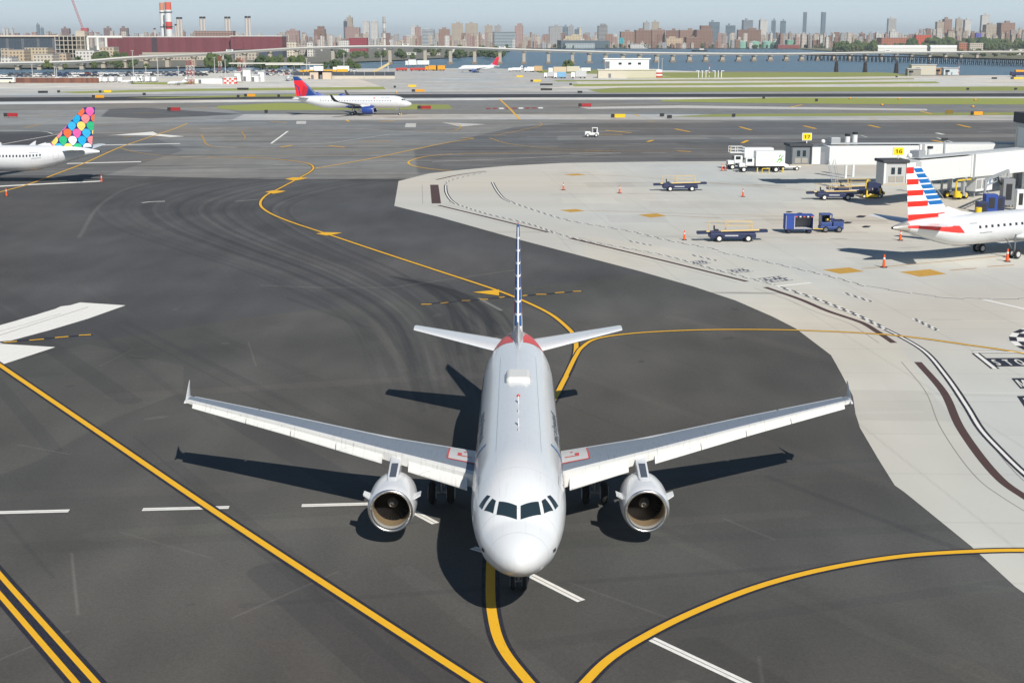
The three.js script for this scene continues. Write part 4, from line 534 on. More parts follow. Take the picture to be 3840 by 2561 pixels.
// catering trucks
const leafTex = canvasTex(512, 256, (c, w, h) => { c.fillStyle = '#eef0ee'; c.fillRect(0, 0, w, h); c.strokeStyle = '#c3c8c4'; c.lineWidth = 2; for (const y of [64, 128, 192]) { c.beginPath(); c.moveTo(0, y); c.lineTo(w, y); c.stroke(); } for (const [x, y, l, a] of [[345, 200, 75, -.7], [370, 150, 80, -.35], [395, 110, 70, -1.1], [420, 170, 85, -1.25], [430, 90, 60, -.2], [450, 190, 60, -1.6], [400, 215, 60, -1.0]]) { c.save(); c.translate(x, y); c.rotate(a); c.fillStyle = ['#5fa545', '#3f8a38', '#7dbb56'][(x + y) % 3]; c.beginPath(); c.moveTo(0, 0); c.quadraticCurveTo(l * .5, -l * .3, l, 0); c.quadraticCurveTo(l * .5, l * .3, 0, 0); c.fill(); c.restore(); } c.fillStyle = '#9cc27e'; c.fillRect(60, 50, 150, 6); });
function cateringTruck(label, pos, turn, lift, front) {
  const t = thing('catering_truck', label, 'truck', pos, turn, 'catering trucks beside gate 17');
  part('chassis', box(7.6, .25, .9, .1, .85, 0), M.dark, t); const y = lift ? 1.25 : 1.05, bh = lift ? 2.5 : 2.55, b = part('cargo_box', rbox(5.1, bh, 2.35, 1.35, y + bh / 2, 0, .05), truckW, t); part('leaf_print', (() => { const g = new THREE.PlaneGeometry(5.0, bh - .12); return g.translate(1.35, y + bh / 2, 1.19); })(), front ? txt(leafTex) : truckW, b);
  part('cab', [rbox(1.5, 1.35, 2.1, -2.2, 1.75, 0, .16), rbox(1.4, .75, 1.7, -3.3, 1.2, 0, .16)], truckW, t); part('windshield', box(.03, .62, 1.7, -2.965, 2.02, 0), M.glass, t); for (const z of [-1.06, 1.06]) part('side_window', box(.85, .55, .02, -2.25, 2.05, z), M.glass, t); part('grille', box(.04, .4, 1.1, -4.01, 1.1, 0), M.dark, t); part('bumper', rbox(.2, .28, 2, -4.02, .62, 0), M.dark, t);
  if (lift) { part('front_platform', [box(2.6, .12, 2.2, -2.4, 2.95, 0)], truckW, t); for (const z of [-1.08, 1.08]) part('platform_rail', [bar(V(-3.6, 3.0, z), V(-3.6, 3.95, z), .04), bar(V(-2.4, 3.0, z), V(-2.4, 3.95, z), .04), bar(V(-3.6, 3.95, z), V(-1.2, 3.95, z), .04), bar(V(-3.6, 3.45, z), V(-1.2, 3.45, z), .04)], truckW, t); part('platform_gate', box(.06, .95, .3, -3.65, 3.5, 1), tan, t); }
  part('scissor_lift', [beam(V(-.6, .95, .7), V(2.6, 1.1, .7), .1, .12), beam(V(-.6, 1.1, .7), V(2.6, .95, .7), .1, .12)], M.dark, t); for (const z of [-.95, .95]) { roadWheel(.48, .3, -3.2, z, t); roadWheel(.48, .5, 2.3, z, t); } for (const x of [-.9, 3.5]) part('stabiliser', box(.16, .8, .16, x, .4, 1.05), yell, t); return t;
}
cateringTruck('white catering truck with green leaf print parked in front beside gate 17', at3(2856, 644), .02, false, true); cateringTruck('white high-lift catering truck with railed front platform, behind the leaf print truck', at3(2812, 634), .02, true, false);
{ const t = thing('white_service_van', 'white service van half hidden under the cab of gate 17', 'van', at3(2960, 638), 0); part('body', [rbox(3.8, .9, 1.8, 0, .95, 0, .15), rbox(2.2, .7, 1.7, .3, 1.6, 0, .2)], truckW, t); part('side_window', box(1.8, .4, .02, .3, 1.65, .86), M.glass, t); for (const x of [-1.2, 1.2]) for (const z of [-.8, .8]) roadWheel(.36, .24, x, z, t); }
{ const t = thing('yellow_barrier', 'low yellow pipe barrier in front of the catering trucks', 'barrier', at3(2872, 650), 0); part('hoop', [bar(V(-.6, 0, 0), V(-.6, .8, 0), .07), bar(V(.6, 0, 0), V(.6, .8, 0), .07), bar(V(-.6, .8, 0), V(.6, .8, 0), .07)], yell, t); }
// white tow tractor on the taxiway
{ const t = thing('tow_tractor', 'small white tow tractor with open cab driving on the taxiway', 'tractor', at3(2219, 513), .05); part('body', [rbox(3.3, .55, 1.5, 0, .7, 0, .12), rbox(1.3, .4, 1.45, -.95, 1.05, 0, .12)], truckW, t); part('cab', [rbox(1.35, .12, 1.45, .7, 2.1, 0, .05), box(.1, 1.1, .1, .1, 1.5, .65), box(.1, 1.1, .1, 1.3, 1.5, .65), box(.1, 1.1, .1, .1, 1.5, -.65), box(.1, 1.1, .1, 1.3, 1.5, -.65), rbox(.3, .9, 1.4, 1.2, 1.2, 0, .05)], truckW, t); part('window', box(.04, .8, 1.2, .15, 1.6, 0), M.glass, t); part('driver_seat', rbox(.5, .8, .6, .8, 1.3, 0), M.dark, t); for (const x of [-1, 1]) for (const z of [-.7, .7]) roadWheel(.42, .3, x, z, t); }
// cones
function cone(u, v, h, label) { const o = thing('traffic_cone', label, 'cone', at3(u, v), 0, 'orange cones on the stands'); part('base', cyl(h * .28, h * .3, .08, 0, .04, 0, 8), M.dark, o); part('body', cyl(h * .055, h * .14, h, 0, h / 2 + .08, 0, 12), orange, o); part('collar', cyl(h * .087, h * .1, h * .16, 0, h * .68 + .08, 0, 12), M.slat, o); }
for (const [u, v, h, l] of [[2113, 713, 1.1, 'orange cone standing alone, leftmost on the concrete'], [2324, 725, 1.1, 'orange cone left of the far belt loader'], [2787, 738, 1.15, 'orange cone midway between the far belt loader and the gate 16 cluster'], [2567, 900, 1.0, 'orange cone left of the near belt loader'], [3316, 1003, 1.25, 'tall orange cone near the shadow of the striped tail'], [3779, 981, 1.25, 'tall orange cone beside the main wheels of the striped-tail airliner'], [3378, 902, 1.15, 'tall orange cone directly under the tail cone of the striped-tail airliner'], [2708, 640, 1.1, 'left one of two orange cones in front of the catering trucks'], [2721, 640, 1.1, 'right one of two orange cones in front of the catering trucks'], [379, 683, 1.1, 'orange cone under the tailplane of the balloon-tail airliner'], [22, 736, 1.1, 'orange cone at the left edge beside the yellow line']]) cone(u, v, h, l);
// ------- jet bridges
const bridgeM = mat(.7, .71, .7, .55), bridgeDark = mat(.22, .23, .25, .6), rubber = mat(.05, .055, .065, .85), steelG = mat(.4, .42, .44, .5, .3);
function signPlate(num) { return txt(canvasTex(128, 128, (c) => { c.fillStyle = '#ffd800'; c.fillRect(0, 0, 128, 128); c.fillStyle = '#17170f'; c.font = 'bold 92px sans-serif'; c.textAlign = 'center'; c.textBaseline = 'middle'; c.fillText(num, 64, 68); })); }
function jetBridge(num, A, B, label) {   // A = cab end, B = rotunda end (world x, z)
  const d = V(B[0] - A[0], 0, B[1] - A[1]), len = d.length(), turn = -Math.atan2(d.z, d.x), o = thing('jet_bridge', label, 'jet bridge', [A[0], 0, A[1]], turn);
  const y0 = 3.15, h = 2.95, rib = (x0, x1, w, hh, yb) => { const g = [rbox(x1 - x0, hh, w, (x0 + x1) / 2, yb + hh / 2, 0, .06)]; return g; };
  const t1 = part('inner_tunnel', rib(6, len * .55, 2.9, h, y0), bridgeM, o), t2 = part('outer_tunnel', rib(len * .53, len, 3.3, h + .3, y0 - .1), bridgeM, o);
  for (let x = 6.6; x < len * .53; x += 2.2) part('wall_panel', box(2.12, h - .5, .03, x + 1.1, y0 + h / 2, 1.462), bridgeM, t1); for (let x = len * .54; x < len - 2; x += 2.2) part('wall_panel', box(2.12, h - .3, .03, x + 1.1, y0 + h / 2 + .05, 1.662), bridgeM, t2);
  part('tunnel_collar', [box(.35, h + .5, 3.5, len * .545, y0 + h / 2, 0)], steelG, o); part('roof_deck', box(len - 7, .1, 2.5, len / 2 + 3, y0 + h + .28, 0), mat(.5, .52, .53, .6), o);
  const cm = num === '17' ? mat(.17, .19, .21, .6) : mat(.46, .47, .47, .6), cr = g => g.translate(-1.75, 0, 0).rotateY(-turn + .06).translate(1.75, 0, 0), cab = part('cab', [cr(rbox(3.3, h, 3.4, 1.75, y0 + h / 2, 0, .12)), rbox(3, h - .2, 3.1, 4.8, y0 + h / 2, 0, .1)], cm, o);
  part('canopy', cr(rbox(3.7, .4, 3.9, 1.7, y0 + h + .16, 0, .1)), rubber, cab); for (const x of [.2, 3.3]) part('corner_post', cr(box(.28, h, .2, x, y0 + h / 2, 1.76)), num === '17' ? rubber : bridgeM, cab); part('cab_sill', cr(box(3.6, .25, .5, 1.75, y0 + .05, 1.7)), mat(.45, .4, .32, .7), cab);
  for (const x of [1.35, 2.25]) part('cab_window', cr(box(.5, .9, .05, x, y0 + 1.85, 1.72)), M.glass, cab); for (const x of [1.25, 2.35]) part('vent_grille', cr(box(.95, .8, .05, x, y0 + .75, 1.725)), mat(.34, .32, .28, .7), cab); part('neck_door', box(.7, 1.9, .05, 5.2, y0 + 1.05, 1.57), bridgeDark, cab); part('neck_wall', box(1.5, h - .3, .05, 4.1, y0 + h / 2, 1.575), bridgeM, cab);
  part('gate_sign', [box(1.5, 1.15, .2, 0, y0 + h + 1.35, 0).rotateY(-turn).translate(3, 0, 0), box(.12, .8, .12, 3.0, y0 + h + .4, 0)], truckW, o); part('sign_face', new THREE.PlaneGeometry(1.3, 1.0).translate(0, y0 + h + 1.35, .115).rotateY(-turn).translate(3, 0, 0), signPlate(num), o);
  part('roof_unit', [rbox(1.5, 1.0, 1.6, 7.4, y0 + h + .75, 0, .1)], steelG, o); part('roof_dome', new THREE.SphereGeometry(.35, 12, 8).translate(5.6, y0 + h + .6, 0), truckW, o);
  // service stair
  const st = []; for (let i = 0; i < 12; i++) st.push(box(.9, .06, .26, 6.6, .25 + i * .25, 1.9 + (11 - i) * .26)); for (const x of [6.12, 7.08]) st.push(bar(V(x, .2, 4.8), V(x, 3.1, 1.75), .05), bar(V(x, 1.2, 4.8), V(x, 4.1, 1.75), .04)); part('service_stair', st, steelG, o);
  // drive column
  const bx = len * .5; const dc = part('drive_column', [box(.45, y0 - .7, .45, bx, (y0 + .5) / 2, 1.1), box(.45, y0 - .7, .45, bx, (y0 + .5) / 2, -1.1), box(.5, .3, 3.2, bx, y0 - .15, 0), box(.7, .5, 3.0, bx, .75, 0)], steelG, o); part('drive_frame', [box(3.2, .16, .25, bx - .3, y0 - .35, 1.4), box(.16, 2.2, .16, bx - 2.1, 1.6, 1.4), rbox(.8, .9, .6, bx - 1.5, .8, 1.2)], yell, dc); for (const x of [-.7, .7]) for (const z of [-1.1, 1.1]) roadWheel(.55, .4, bx + x, z, dc, yell);
  const pc = part('air_unit', [rbox(4.2, 2.1, 1.6, bx + 5.2, y0 - 1.25, .4, .06)], bridgeM, o); for (const x of [3.8, 5.3]) part('air_grille', box(1.2, 1.3, .05, bx + x, y0 - 1.25, 1.22), mat(.3, .3, .3, .7), pc); part('air_unit_label', box(.5, .7, .02, bx + 6.6, y0 - 1.1, 1.22), M.aablue, pc); part('air_unit_leg', [box(.14, 1, .14, bx + 3.4, .5, .8), box(.14, 1, .14, bx + 7, .5, .8)], steelG, pc);
  part('rotunda', [cyl(2.2, 2.2, h + .4, len + 1.2, y0 + h / 2, 0, 20), cyl(.7, .7, y0, len + 1.2, y0 / 2, 0, 16)], bridgeM, o); return o;
}
const wx = (u, v, d) => lateral(u, v, d);
jetBridge('17', [wx(2962, 600, 219) - .4, -219], [wx(3860, 600, 221), -221], 'long white jet bridge with the gate 17 sign, the farther of the two'); jetBridge('16', [wx(3325, 690, 189) - .4, -189], [wx(3835, 640, 211), -210.5], 'white jet bridge with the gate 16 sign, the nearer of the two');
for (const [u, v, h, l] of [[3172, 668, 6.9, 'white vent pole with black cap in front of gate 17 tunnel, left one'], [3200, 662, 7.0, 'white vent pole with black cap in front of gate 17 tunnel, right one'], [3481, 700, 5.9, 'short white vent pole with black cap behind gate 16 tunnel']]) { const o = thing('vent_pole', l, 'pole', at3(u, v), 0, 'capped vent poles at the gates'); part('pole', cyl(.22, .22, h, 0, h / 2, 0, 12), truckW, o); part('upper_pipe', cyl(.42, .42, h * .45, 0, h * .76, 0, 14), truckW, o); part('cap', cyl(.45, .45, .35, 0, h + .15, 0, 14), M.dark, o); }
{ const o = thing('light_pole', 'thin grey floodlight pole in front of the gate 16 tunnel', 'pole', at3(3531, 738)); part('pole', cyl(.14, .18, 8.2, 0, 4.1, 0, 10), steelG, o); part('lamp_head', rbox(.9, .35, .5, 0, 8.3, 0), M.dark, o); }
{ // rotunda building at the right edge
  const x = wx(3878, 600, 212), o = thing('terminal_corner', 'cream and grey terminal corner tower with dark roof at the right edge', 'building', [x, 0, -213]); part('upper_wall', rbox(9, 6.4, 9, 3.6, 6.2, 0, .1), bridgeM, o); part('roof', rbox(10, 1.6, 10, 3.6, 10.6, 0, .1), rubber, o); part('parapet', box(9.4, .9, 9.4, 3.6, 9.6, 0), steelG, o); for (const [px, pz] of [[-.6, 4.4], [3.6, 4.4], [7.8, 4.4], [-.6, -4.4]]) part('pillar', box(.7, 9, .7, px, 4.5, pz), mat(.62, .58, .48, .7), o); for (let i = 0; i < 3; i++) part('window', box(2.2, 2.6, .1, .9 + i * 2.9, 6.6, 4.54), M.glass, o);
  part('base_wall', box(8, 3, 8, 3.6, 1.5, 0), mat(.3, .3, .3, .8), o);
}
{ // hose gantry and things by it
  const a = at3(3690, 796), o = thing('hose_gantry', 'grey steel hose gantry with sloping beam by the right edge', 'gantry', a, 0), q = (u, v, d) => V(wx(u, v, d) - a[0], heightAt(v, d), -d - a[2]); const d0 = -a[2], d1 = d0 + 12;
  part('post', cyl(.18, .18, heightAt(675, d0), 0, heightAt(675, d0) / 2, 0, 10), steelG, o); const b = q(3784, 640, d1); part('post', cyl(.2, .2, b.y, b.x, b.y / 2, b.z, 10), steelG, o); part('beam', [beam(V(0, heightAt(675, d0), 0), b, .25, .4), beam(V(0, heightAt(675, d0) - .8, 0), V(b.x, b.y - .8, b.z), .12, .15)], steelG, o); const H0 = heightAt(675, d0); for (let i = 1; i < 7; i++) { const t = i / 7, p = V(b.x * t, H0 + (b.y - H0) * t, b.z * t); part('brace', bar(p, V(p.x - .5, p.y - .8, p.z + .5), .05), steelG, o); } part('hose', new THREE.TubeGeometry(new THREE.CatmullRomCurve3([V(b.x * .5, (H0 + b.y) / 2, b.z * .5), V(b.x * .55, 3.4, b.z * .5), V(b.x * .75, 2.4, b.z * .6), V(b.x * .8, 1, b.z * .7), V(b.x * .8, 0.1, b.z * .7)]), 16, .14, 8), M.dark, o);
  const cab = (u, v, w, h, dep, m, n, l, c) => { const p = at3(u, v), k = thing(n, l, c, p); part('body', rbox(w, h, dep, 0, h / 2 + .25, 0, .06), m, k); part('door', box(w * .5, h * .6, .04, 0, h / 2 + .3, dep / 2 + .02), M.dark, k); for (const x of [-1, 1]) for (const z of [-1, 1]) part('foot', box(.12, .26, .12, x * w * .4, .13, z * dep * .4), M.dark, k); };
  cab(3680, 812, 1.3, 1.7, 1.2, navy, 'ground_cart', 'navy ground cart beside the foot of the hose gantry', 'cart'); cab(3712, 800, 1.6, 2.3, 1.4, blueCloth, 'ground_cart', 'bright blue ground cart, the middle one by the hose gantry', 'cart'); cab(3742, 796, 1.4, 1.9, 1.3, navy, 'ground_cart', 'navy ground cart right of the bright blue cart', 'cart'); cab(3822, 790, 1.1, 2.6, 1.1, truckW, 'guard_booth', 'narrow white booth with dark window at the right edge', 'booth'); cab(3775, 775, 1.6, 3.6, 1.4, bridgeDark, 'equipment_cabinet', 'tall grey equipment cabinet behind the hose gantry', 'cabinet');
  for (const [u, v, l] of [[3758, 752, 'yellow bollard by the terminal, left one'], [3772, 752, 'yellow bollard by the terminal, middle one'], [3790, 752, 'yellow bollard by the terminal, right one']]) { const k = thing('bollard', l, 'bollard', at3(u, v), 0, 'yellow bollards by the terminal'); part('post', cyl(.13, .13, 1.2, 0, .6, 0, 10), yell, k); part('cap', cyl(.06, .14, .1, 0, 1.25, 0, 10), M.dark, k); }
  const w = thing('hydrant_cart', 'small tan hydrant cart behind the striped-tail fuselage', 'cart', at3(3640, 822)); part('frame', rbox(3, .35, 1.2, 0, .55, 0), tan, w); part('tank', cyl(.4, .4, 1.1, 1.0, .95, 0, 12), yell, w); for (const x of [-1, 1]) for (const z of [-.5, .5]) roadWheel(.3, .2, x, z, w);
}
// ---------------------------------------------------------------- airfield signs, vehicles and sheds by the shore
seed = 4242;
const colr = (r, g, b, ro = .8) => mat(r, g, b, ro);
const signY = colr(.8, .52, .01, .5), signR = colr(.35, .015, .02, .5), signK = colr(.02, .02, .022, .6), amberM = colr(.75, .33, .01, .5);
function fieldSign(u, v, w, h, m, back, label) { const o = thing('taxiway_sign', label, 'sign', at3(u, v), 0, 'lit taxiway guidance signs'); part('panel', box(w, h, .2, 0, h / 2 + .25, 0), m, o); if (back) part('location_panel', box(w * .35, h, .2, -w * .68, h / 2 + .25, 0), back, o); for (const x of [-.4, .4]) part('leg', box(.1, .3, .1, x * w, .15, 0), signK, o); }
for (const [u, v, w, m, b, l] of [[402, 349, 3, signY, null, 'yellow sign on the left grass strip above the amber and black sign'], [372, 369, 3.4, amberM, signK, 'amber and black sign beside the runway at the left'], [941, 364, 3.2, amberM, signK, 'amber and black sign left of the red and blue tail'], [1546, 328, 3.6, signY, null, 'yellow sign above the amber one right of the taxiing airliner'], [1574, 346, 4, amberM, signK, 'amber double sign right of the taxiing airliner'], [1597, 411, 3.2, signR, signK, 'red sign in front of the nose of the taxiing airliner'], [2200, 402, 3.2, signR, signK, 'red sign at the start of the white runway band'], [45, 440, 3, signR, signK, 'red sign nearest the left edge'], [657, 418, 3, signR, signK, 'red sign left of the blue and red tail'], [2325, 444, 3, signY, signK, 'bright yellow sign above the white tow tractor'], [3562, 428, 2.2, colr(.2, .13, .02), null, 'dark amber sign right of the grass tip'], [3670, 434, 2.6, amberM, signK, 'orange sign beside the dark amber sign at the right'], [1949, 291, 3.6, signY, null, 'yellow sign below the shore trucks, farther one'], [2014, 308, 4, signY, signK, 'yellow and black sign below the shore trucks, nearer one'], [3821, 298, 5, signY, signK, 'yellow sign at the far right by the water']]) fieldSign(u, v, w, 1.0, m, b, l);
for (const [u, v, w] of [[159, 350, 4], [218, 348, 1.2], [374, 348, 1], [910, 338, 5], [892, 366, 1], [539, 358, 1.2], [2049, 321, 6], [2049, 340, 5], [2483, 438, 1.3], [2511, 445, 1.4], [2752, 440, 1], [3063, 381, 1], [2865, 371, 1], [3731, 297, 3], [3811, 338, 1.3], [3631, 338, 1.2], [3364, 291, 1.2], [1480, 330, 1], [1044, 364, 1], [997, 425, 1], [2140, 320, 1.2], [2175, 350, 2]]) { const o = thing('marker_box', w > 2.5 ? 'wide black marker board standing on the airfield' : 'small black marker box standing on the airfield', 'marker', at3(u, v), 0, w > 2.5 ? 'wide black marker boards' : 'black marker boxes of the airfield'); part('housing', box(w, .9, .25, 0, .6, 0), signK, o); part('leg', box(.12, .3, .12, 0, .15, 0), signK, o); }
for (const [u, v] of [[1487, 349], [3190, 371], [3374, 372], [3660, 376], [3310, 395], [3651, 402]]) { const o = thing('amber_marker', 'small amber marker light on the airfield', 'marker', at3(u, v), 0, 'amber marker lights'); part('lamp', new THREE.SphereGeometry(.5, 10, 6, 0, 6.3, 0, 1.57).translate(0, .1, 0), amberM, o); part('base', cyl(.8, .8, .12, 0, .06, 0, 12), signK, o); }
// vehicles: length along x
const carCols = [[.6, .6, .6], [.05, .05, .06], [.12, .13, .15], [.3, .31, .33], [.03, .05, .12], [.7, .7, .7], [.2, .03, .03]].map(c => mat(...c, .3));
function carProto(m) { const o = new THREE.Group(); part('body', [rbox(4.4, .75, 1.8, 0, .68, 0, .2)], m, o); part('cabin', rbox(2.3, .6, 1.6, -.1, 1.3, 0, .25), M.glass, o); part('roof', rbox(1.7, .08, 1.5, -.1, 1.6, 0, .03), m, o); part('tyres', [-1.35, 1.35].flatMap(x => [-.8, .8].map(z => new THREE.CylinderGeometry(.33, .33, .22, 10).rotateX(1.5708).translate(x, .33, z))), M.tyre, o).userData.kind = 'stuff'; return o; }
const carP = carCols.map(carProto);
const carWord = ['silver grey', 'black', 'charcoal', 'mid grey', 'dark blue', 'white', 'dark red'];
function park(i, u, v, turn, row) { const c = carP[i].clone(); c.name = numbered('parked_car'); c.position.set(...at3(u, v)); c.rotation.y = turn; c.userData = { label: carWord[i] + ' car parked in the ' + row, category: 'car', group: carWord[i] + ' cars parked in the ' + row }; scene.add(c); }
for (let u = 15; u < 1340; u += rr(15, 23)) if (Math.abs(u - 860) > 90) park(Math.floor(rr(0, 6.2)), u, 289 - u * .006 + rr(-1, 1), rr(-.1, .1) + (rnd() < .5 ? 1.5 : 0), 'shore car park front row');
for (let u = 40; u < 1330; u += rr(20, 32)) park(Math.floor(rr(0, 6.2)), u, 282 - u * .01 + rr(-1, 1), rr(-.1, .1), 'shore car park back row');
function van(u, v, label, L = 5.2, col = truckW, H = 2.1) { const o = thing('parked_van', label, 'van', at3(u, v), 1.5708 + rr(-.1, .1), 'white vans parked along the rust-red fence'); part('body', [rbox(L, H - .5, 2.3, 0, .4 + (H - .5) / 2, 0, .3), rbox(L * .3, H * .45, 2.1, -L * .42, .4 + H * .22, 0, .2)], col, o); part('window', box(L * .3, .55, 2.02, -L * .22, H * .68, 0), M.glass, o); for (const x of [-.32, .32]) for (const z of [-.9, .9]) roadWheel(.38, .25, x * L, z, o, M.dark); }
[197, 219, 247, 270, 322, 377, 398, 423, 452, 505, 527, 556, 580].forEach((u, i) => van(u, 309 - i * .15, 'white van parked in front of the shore car park', 6, truckW, 2.5 + (i % 2) * .4));
{ const a = G(30, 311), b = G(370, 311), o = thing('rust_fence', 'rust-red corrugated fence in front of the shore car park', 'fence', [a.x, 0, a.z]); const n = 34, dx = (b.x - a.x) / n, dz = (b.z - a.z) / n, m = [colr(.17, .07, .045), colr(.21, .09, .055), colr(.14, .06, .045)]; for (let i = 0; i < n; i++) part('panel', box(Math.abs(dx) * .97, 2.6, .12, dx * (i + .5), 1.3, dz * (i + .5)), m[Math.floor(rr(0, 2.99))], o); }
{ const o = thing('parked_bus', 'long white bus at the far left edge by the fence', 'bus', at3(10, 312)); part('body', rbox(12, 2.7, 2.5, 0, 1.75, 0, .3), truckW, o); part('window_band', box(11, .8, 2.52, -.2, 2.3, 0), M.glass, o); part('lower_stripe', box(11.6, .25, 2.53, 0, 1.1, 0), colr(.6, .45, .1), o); for (const x of [-3.8, 3.8]) for (const z of [-1.1, 1.1]) roadWheel(.48, .3, x, z, o, M.dark); }
function truck(u, v, L, H, cab, bed, label, group, turn = 0) { const o = thing('shore_truck', label, 'truck', at3(u, v), turn, group); part('cab', rbox(L * .24, H * .72, 2.2, -L * .36, .45 + H * .36, 0, .15), cab, o); part('windshield', box(.04, H * .26, 1.9, -L * .481, H * .62, 0), M.glass, o); part('load_body', rbox(L * .7, H - .75, 2.4, L * .14, .75 + (H - .75) / 2, 0, .08), bed, o); part('chassis', box(L * .95, .25, 1, 0, .62, 0), M.dark, o); for (const x of [-.36, .12, .38]) for (const z of [-.95, .95]) roadWheel(.46, .3, x * L, z, o, M.dark); }
const whiteV = truckW, yellV = colr(.75, .4, .01, .5), redV = colr(.5, .05, .03, .5);
[[1150, 280, 9, 3, yellV, yellV, 'yellow snow truck in the row behind the blue tail, first'], [1185, 279, 9, 3, yellV, whiteV, 'yellow truck with white body in the row behind the blue tail'], [1225, 278, 9, 2.8, yellV, yellV, 'yellow plough truck in the middle of the row'], [1275, 277, 10, 3, yellV, yellV, 'yellow plough truck at the right end of the row'], [1187, 271, 9, 4, whiteV, whiteV, 'white box truck behind the yellow trucks, left'], [1278, 270, 11, 4, whiteV, whiteV, 'white box truck behind the yellow trucks, right'],
[1505, 266, 8, 2.2, redV, redV, 'low red truck left of the orange tipper trucks'], [1565, 266, 11, 2.2, redV, redV, 'long low red truck left of the orange tipper trucks'], [1617, 265, 9, 3.6, amberM, amberM, 'orange tipper truck, left one of two'], [1645, 265, 9, 3.6, amberM, amberM, 'orange tipper truck, right one of two'], [1540, 247, 9, 5, whiteV, whiteV, 'tall white box truck on the shore'], [1578, 246, 14, 4.2, whiteV, whiteV, 'long white trailer truck on the shore'],
[1930, 268, 9, 2.6, whiteV, whiteV, 'white truck right of the distant airliner'], [1985, 270, 7, 3.4, whiteV, whiteV, 'white box truck beside the tan container truck'], [2012, 270, 8, 4, whiteV, colr(.55, .38, .2), 'white cab truck with tan container'], [2065, 292, 8, 3.4, whiteV, M.lightgrey, 'white truck with grey body, nearest of the shore group'], [2100, 294, 7, 3.6, whiteV, colr(.2, .4, .6), 'truck with pale blue body in the shore group'], [2170, 293, 9, 4, whiteV, M.lightgrey, 'tall white truck at the right end of the shore group'], [2090, 274, 12, 4, whiteV, colr(.62, .5, .36), 'long tan trailer truck in the shore group'], [2140, 273, 12, 4.2, whiteV, colr(.6, .56, .46), 'long cream trailer truck in the shore group'], [2190, 271, 9, 3, whiteV, whiteV, 'white truck on the grass edge beyond the shore group']].forEach(a => truck(...a, 'service trucks parked along the shore'));
function shed(name, u, v, w, h, dep, wall, roof, label, cat = 'building', win = 0) { const o = thing(name, label, cat, at3(u, v)); part('wall', box(w, h, dep, 0, h / 2, -dep / 2), wall, o); part('roof', box(w + .8, .4, dep + .8, 0, h + .2, -dep / 2), roof, o); part('door', box(1.4, Math.min(2.4, h * .7), .1, -w * .3, Math.min(1.2, h * .35), .05), M.steel, o); for (let i = 0; i < win; i++) part('window', box(2.6, 1.3, .1, -w * .25 + i * w * .25, h * .62, .05), M.glass, o); return o; }
shed('platform_building', 2352, 292, 33, 4.4, 9, colr(.56, .52, .42), colr(.6, .58, .5), 'low cream platform building under the white hall by the water', 'building', 0);
{ const p = G(2352, 292), o = thing('white_hall', 'flat white hall with three dark windows on a cream base by the water', 'building', [p.x, 4.8, p.z - 3]); part('wall', box(25, 5.6, 6, 0, 2.8, -1), colr(.8, .8, .8), o); part('roof', box(27, .5, 7, 0, 5.9, -1), colr(.82, .82, .82), o); for (const x of [-4, 1.5, 7]) part('window', box(1.8, 1.2, .1, x, 3.2, 2.06), M.glass, o); part('end_louvre', box(2.4, 4, .1, -11.2, 2.4, 2.06), M.steel, o); }
{ const o = thing('striped_tank', 'red and white chequered tank beside the white hall', 'tank', at3(2468, 290)); for (let i = 0; i < 4; i++) part('band', cyl(2.6, 2.6, .95, 0, .475 + i * .95, 0, 20), i % 2 ? colr(.75, .75, .75) : colr(.5, .06, .05), o); part('dome', new THREE.SphereGeometry(2.6, 16, 8, 0, 6.3, 0, 1.57).scale(1, .35, 1).translate(0, 3.8, 0), colr(.7, .7, .7), o); }
{ const o = thing('chequered_hut', 'red and white chequered antenna hut at the edge of the grass', 'hut', at3(862, 314)); const w = 1.2; for (let i = 0; i < 5; i++) for (let j = 0; j < 3; j++) part('panel', box(w, .95, 3, (i - 2) * w, .475 + j * .95, -1.5), (i + j) & 1 ? colr(.75, .75, .75) : colr(.62, .06, .03), o); part('roof', box(w * 5.2, .2, 3.2, 0, 2.95, -1.5), truckW, o); }
[[890, 304, 3.2, 4.4, 'tall white equipment cabin behind the chequered hut'], [925, 304, 4, 6, 'tallest white equipment cabin among the antennas'], [955, 306, 3.4, 3.4, 'white equipment cabin right of the tallest one'], [978, 305, 3.2, 5, 'white equipment cabin in front of the parking shelters'], [780, 313, 14, 2.8, 'long low white cabin left of the chequered hut']].forEach(([u, v, w, h, l]) => shed('equipment_cabin', u, v, w, h, 5, truckW, M.lightgrey, l, 'cabin'));
[[1000, 268, 50, 5.5, 'long flat shelter roof over the car park, left one'], [1105, 270, 38, 5, 'long flat shelter roof over the car park, right one']].forEach(([u, v, w, h, l]) => { const o = thing('parking_shelter', l, 'shelter', at3(u, v)); part('roof', box(w, .6, 7, 0, h, 0), colr(.66, .64, .58), o); for (let i = 0; i < 5; i++) part('post', box(.4, h, .4, (i - 2) * w / 4.3, h / 2, 2), M.steel, o); });
{ const o = thing('blast_wall', 'long pale barrier wall with dark mesh above, behind the taxiing airliner', 'wall', at3(1290, 295)); for (let i = 0; i < 10; i++) { part('wall_block', box(5.6, 1.6, .6, (i - 5) * 5.7 + 2.8, .8, 0), colr(.55, .5, .42), o); part('mesh_panel', box(5.5, 2.2, .15, (i - 5) * 5.7 + 2.8, 2.7, 0), colr(.05, .06, .08), o); } }
[[1185, 297, 'cream gate hut, left one behind the tail'], [1217, 297, 'cream gate hut, right one behind the tail']].forEach(([u, v, l]) => shed('gate_hut', u, v, 7, 4, 5, colr(.62, .5, .38), M.dark, l, 'hut'));
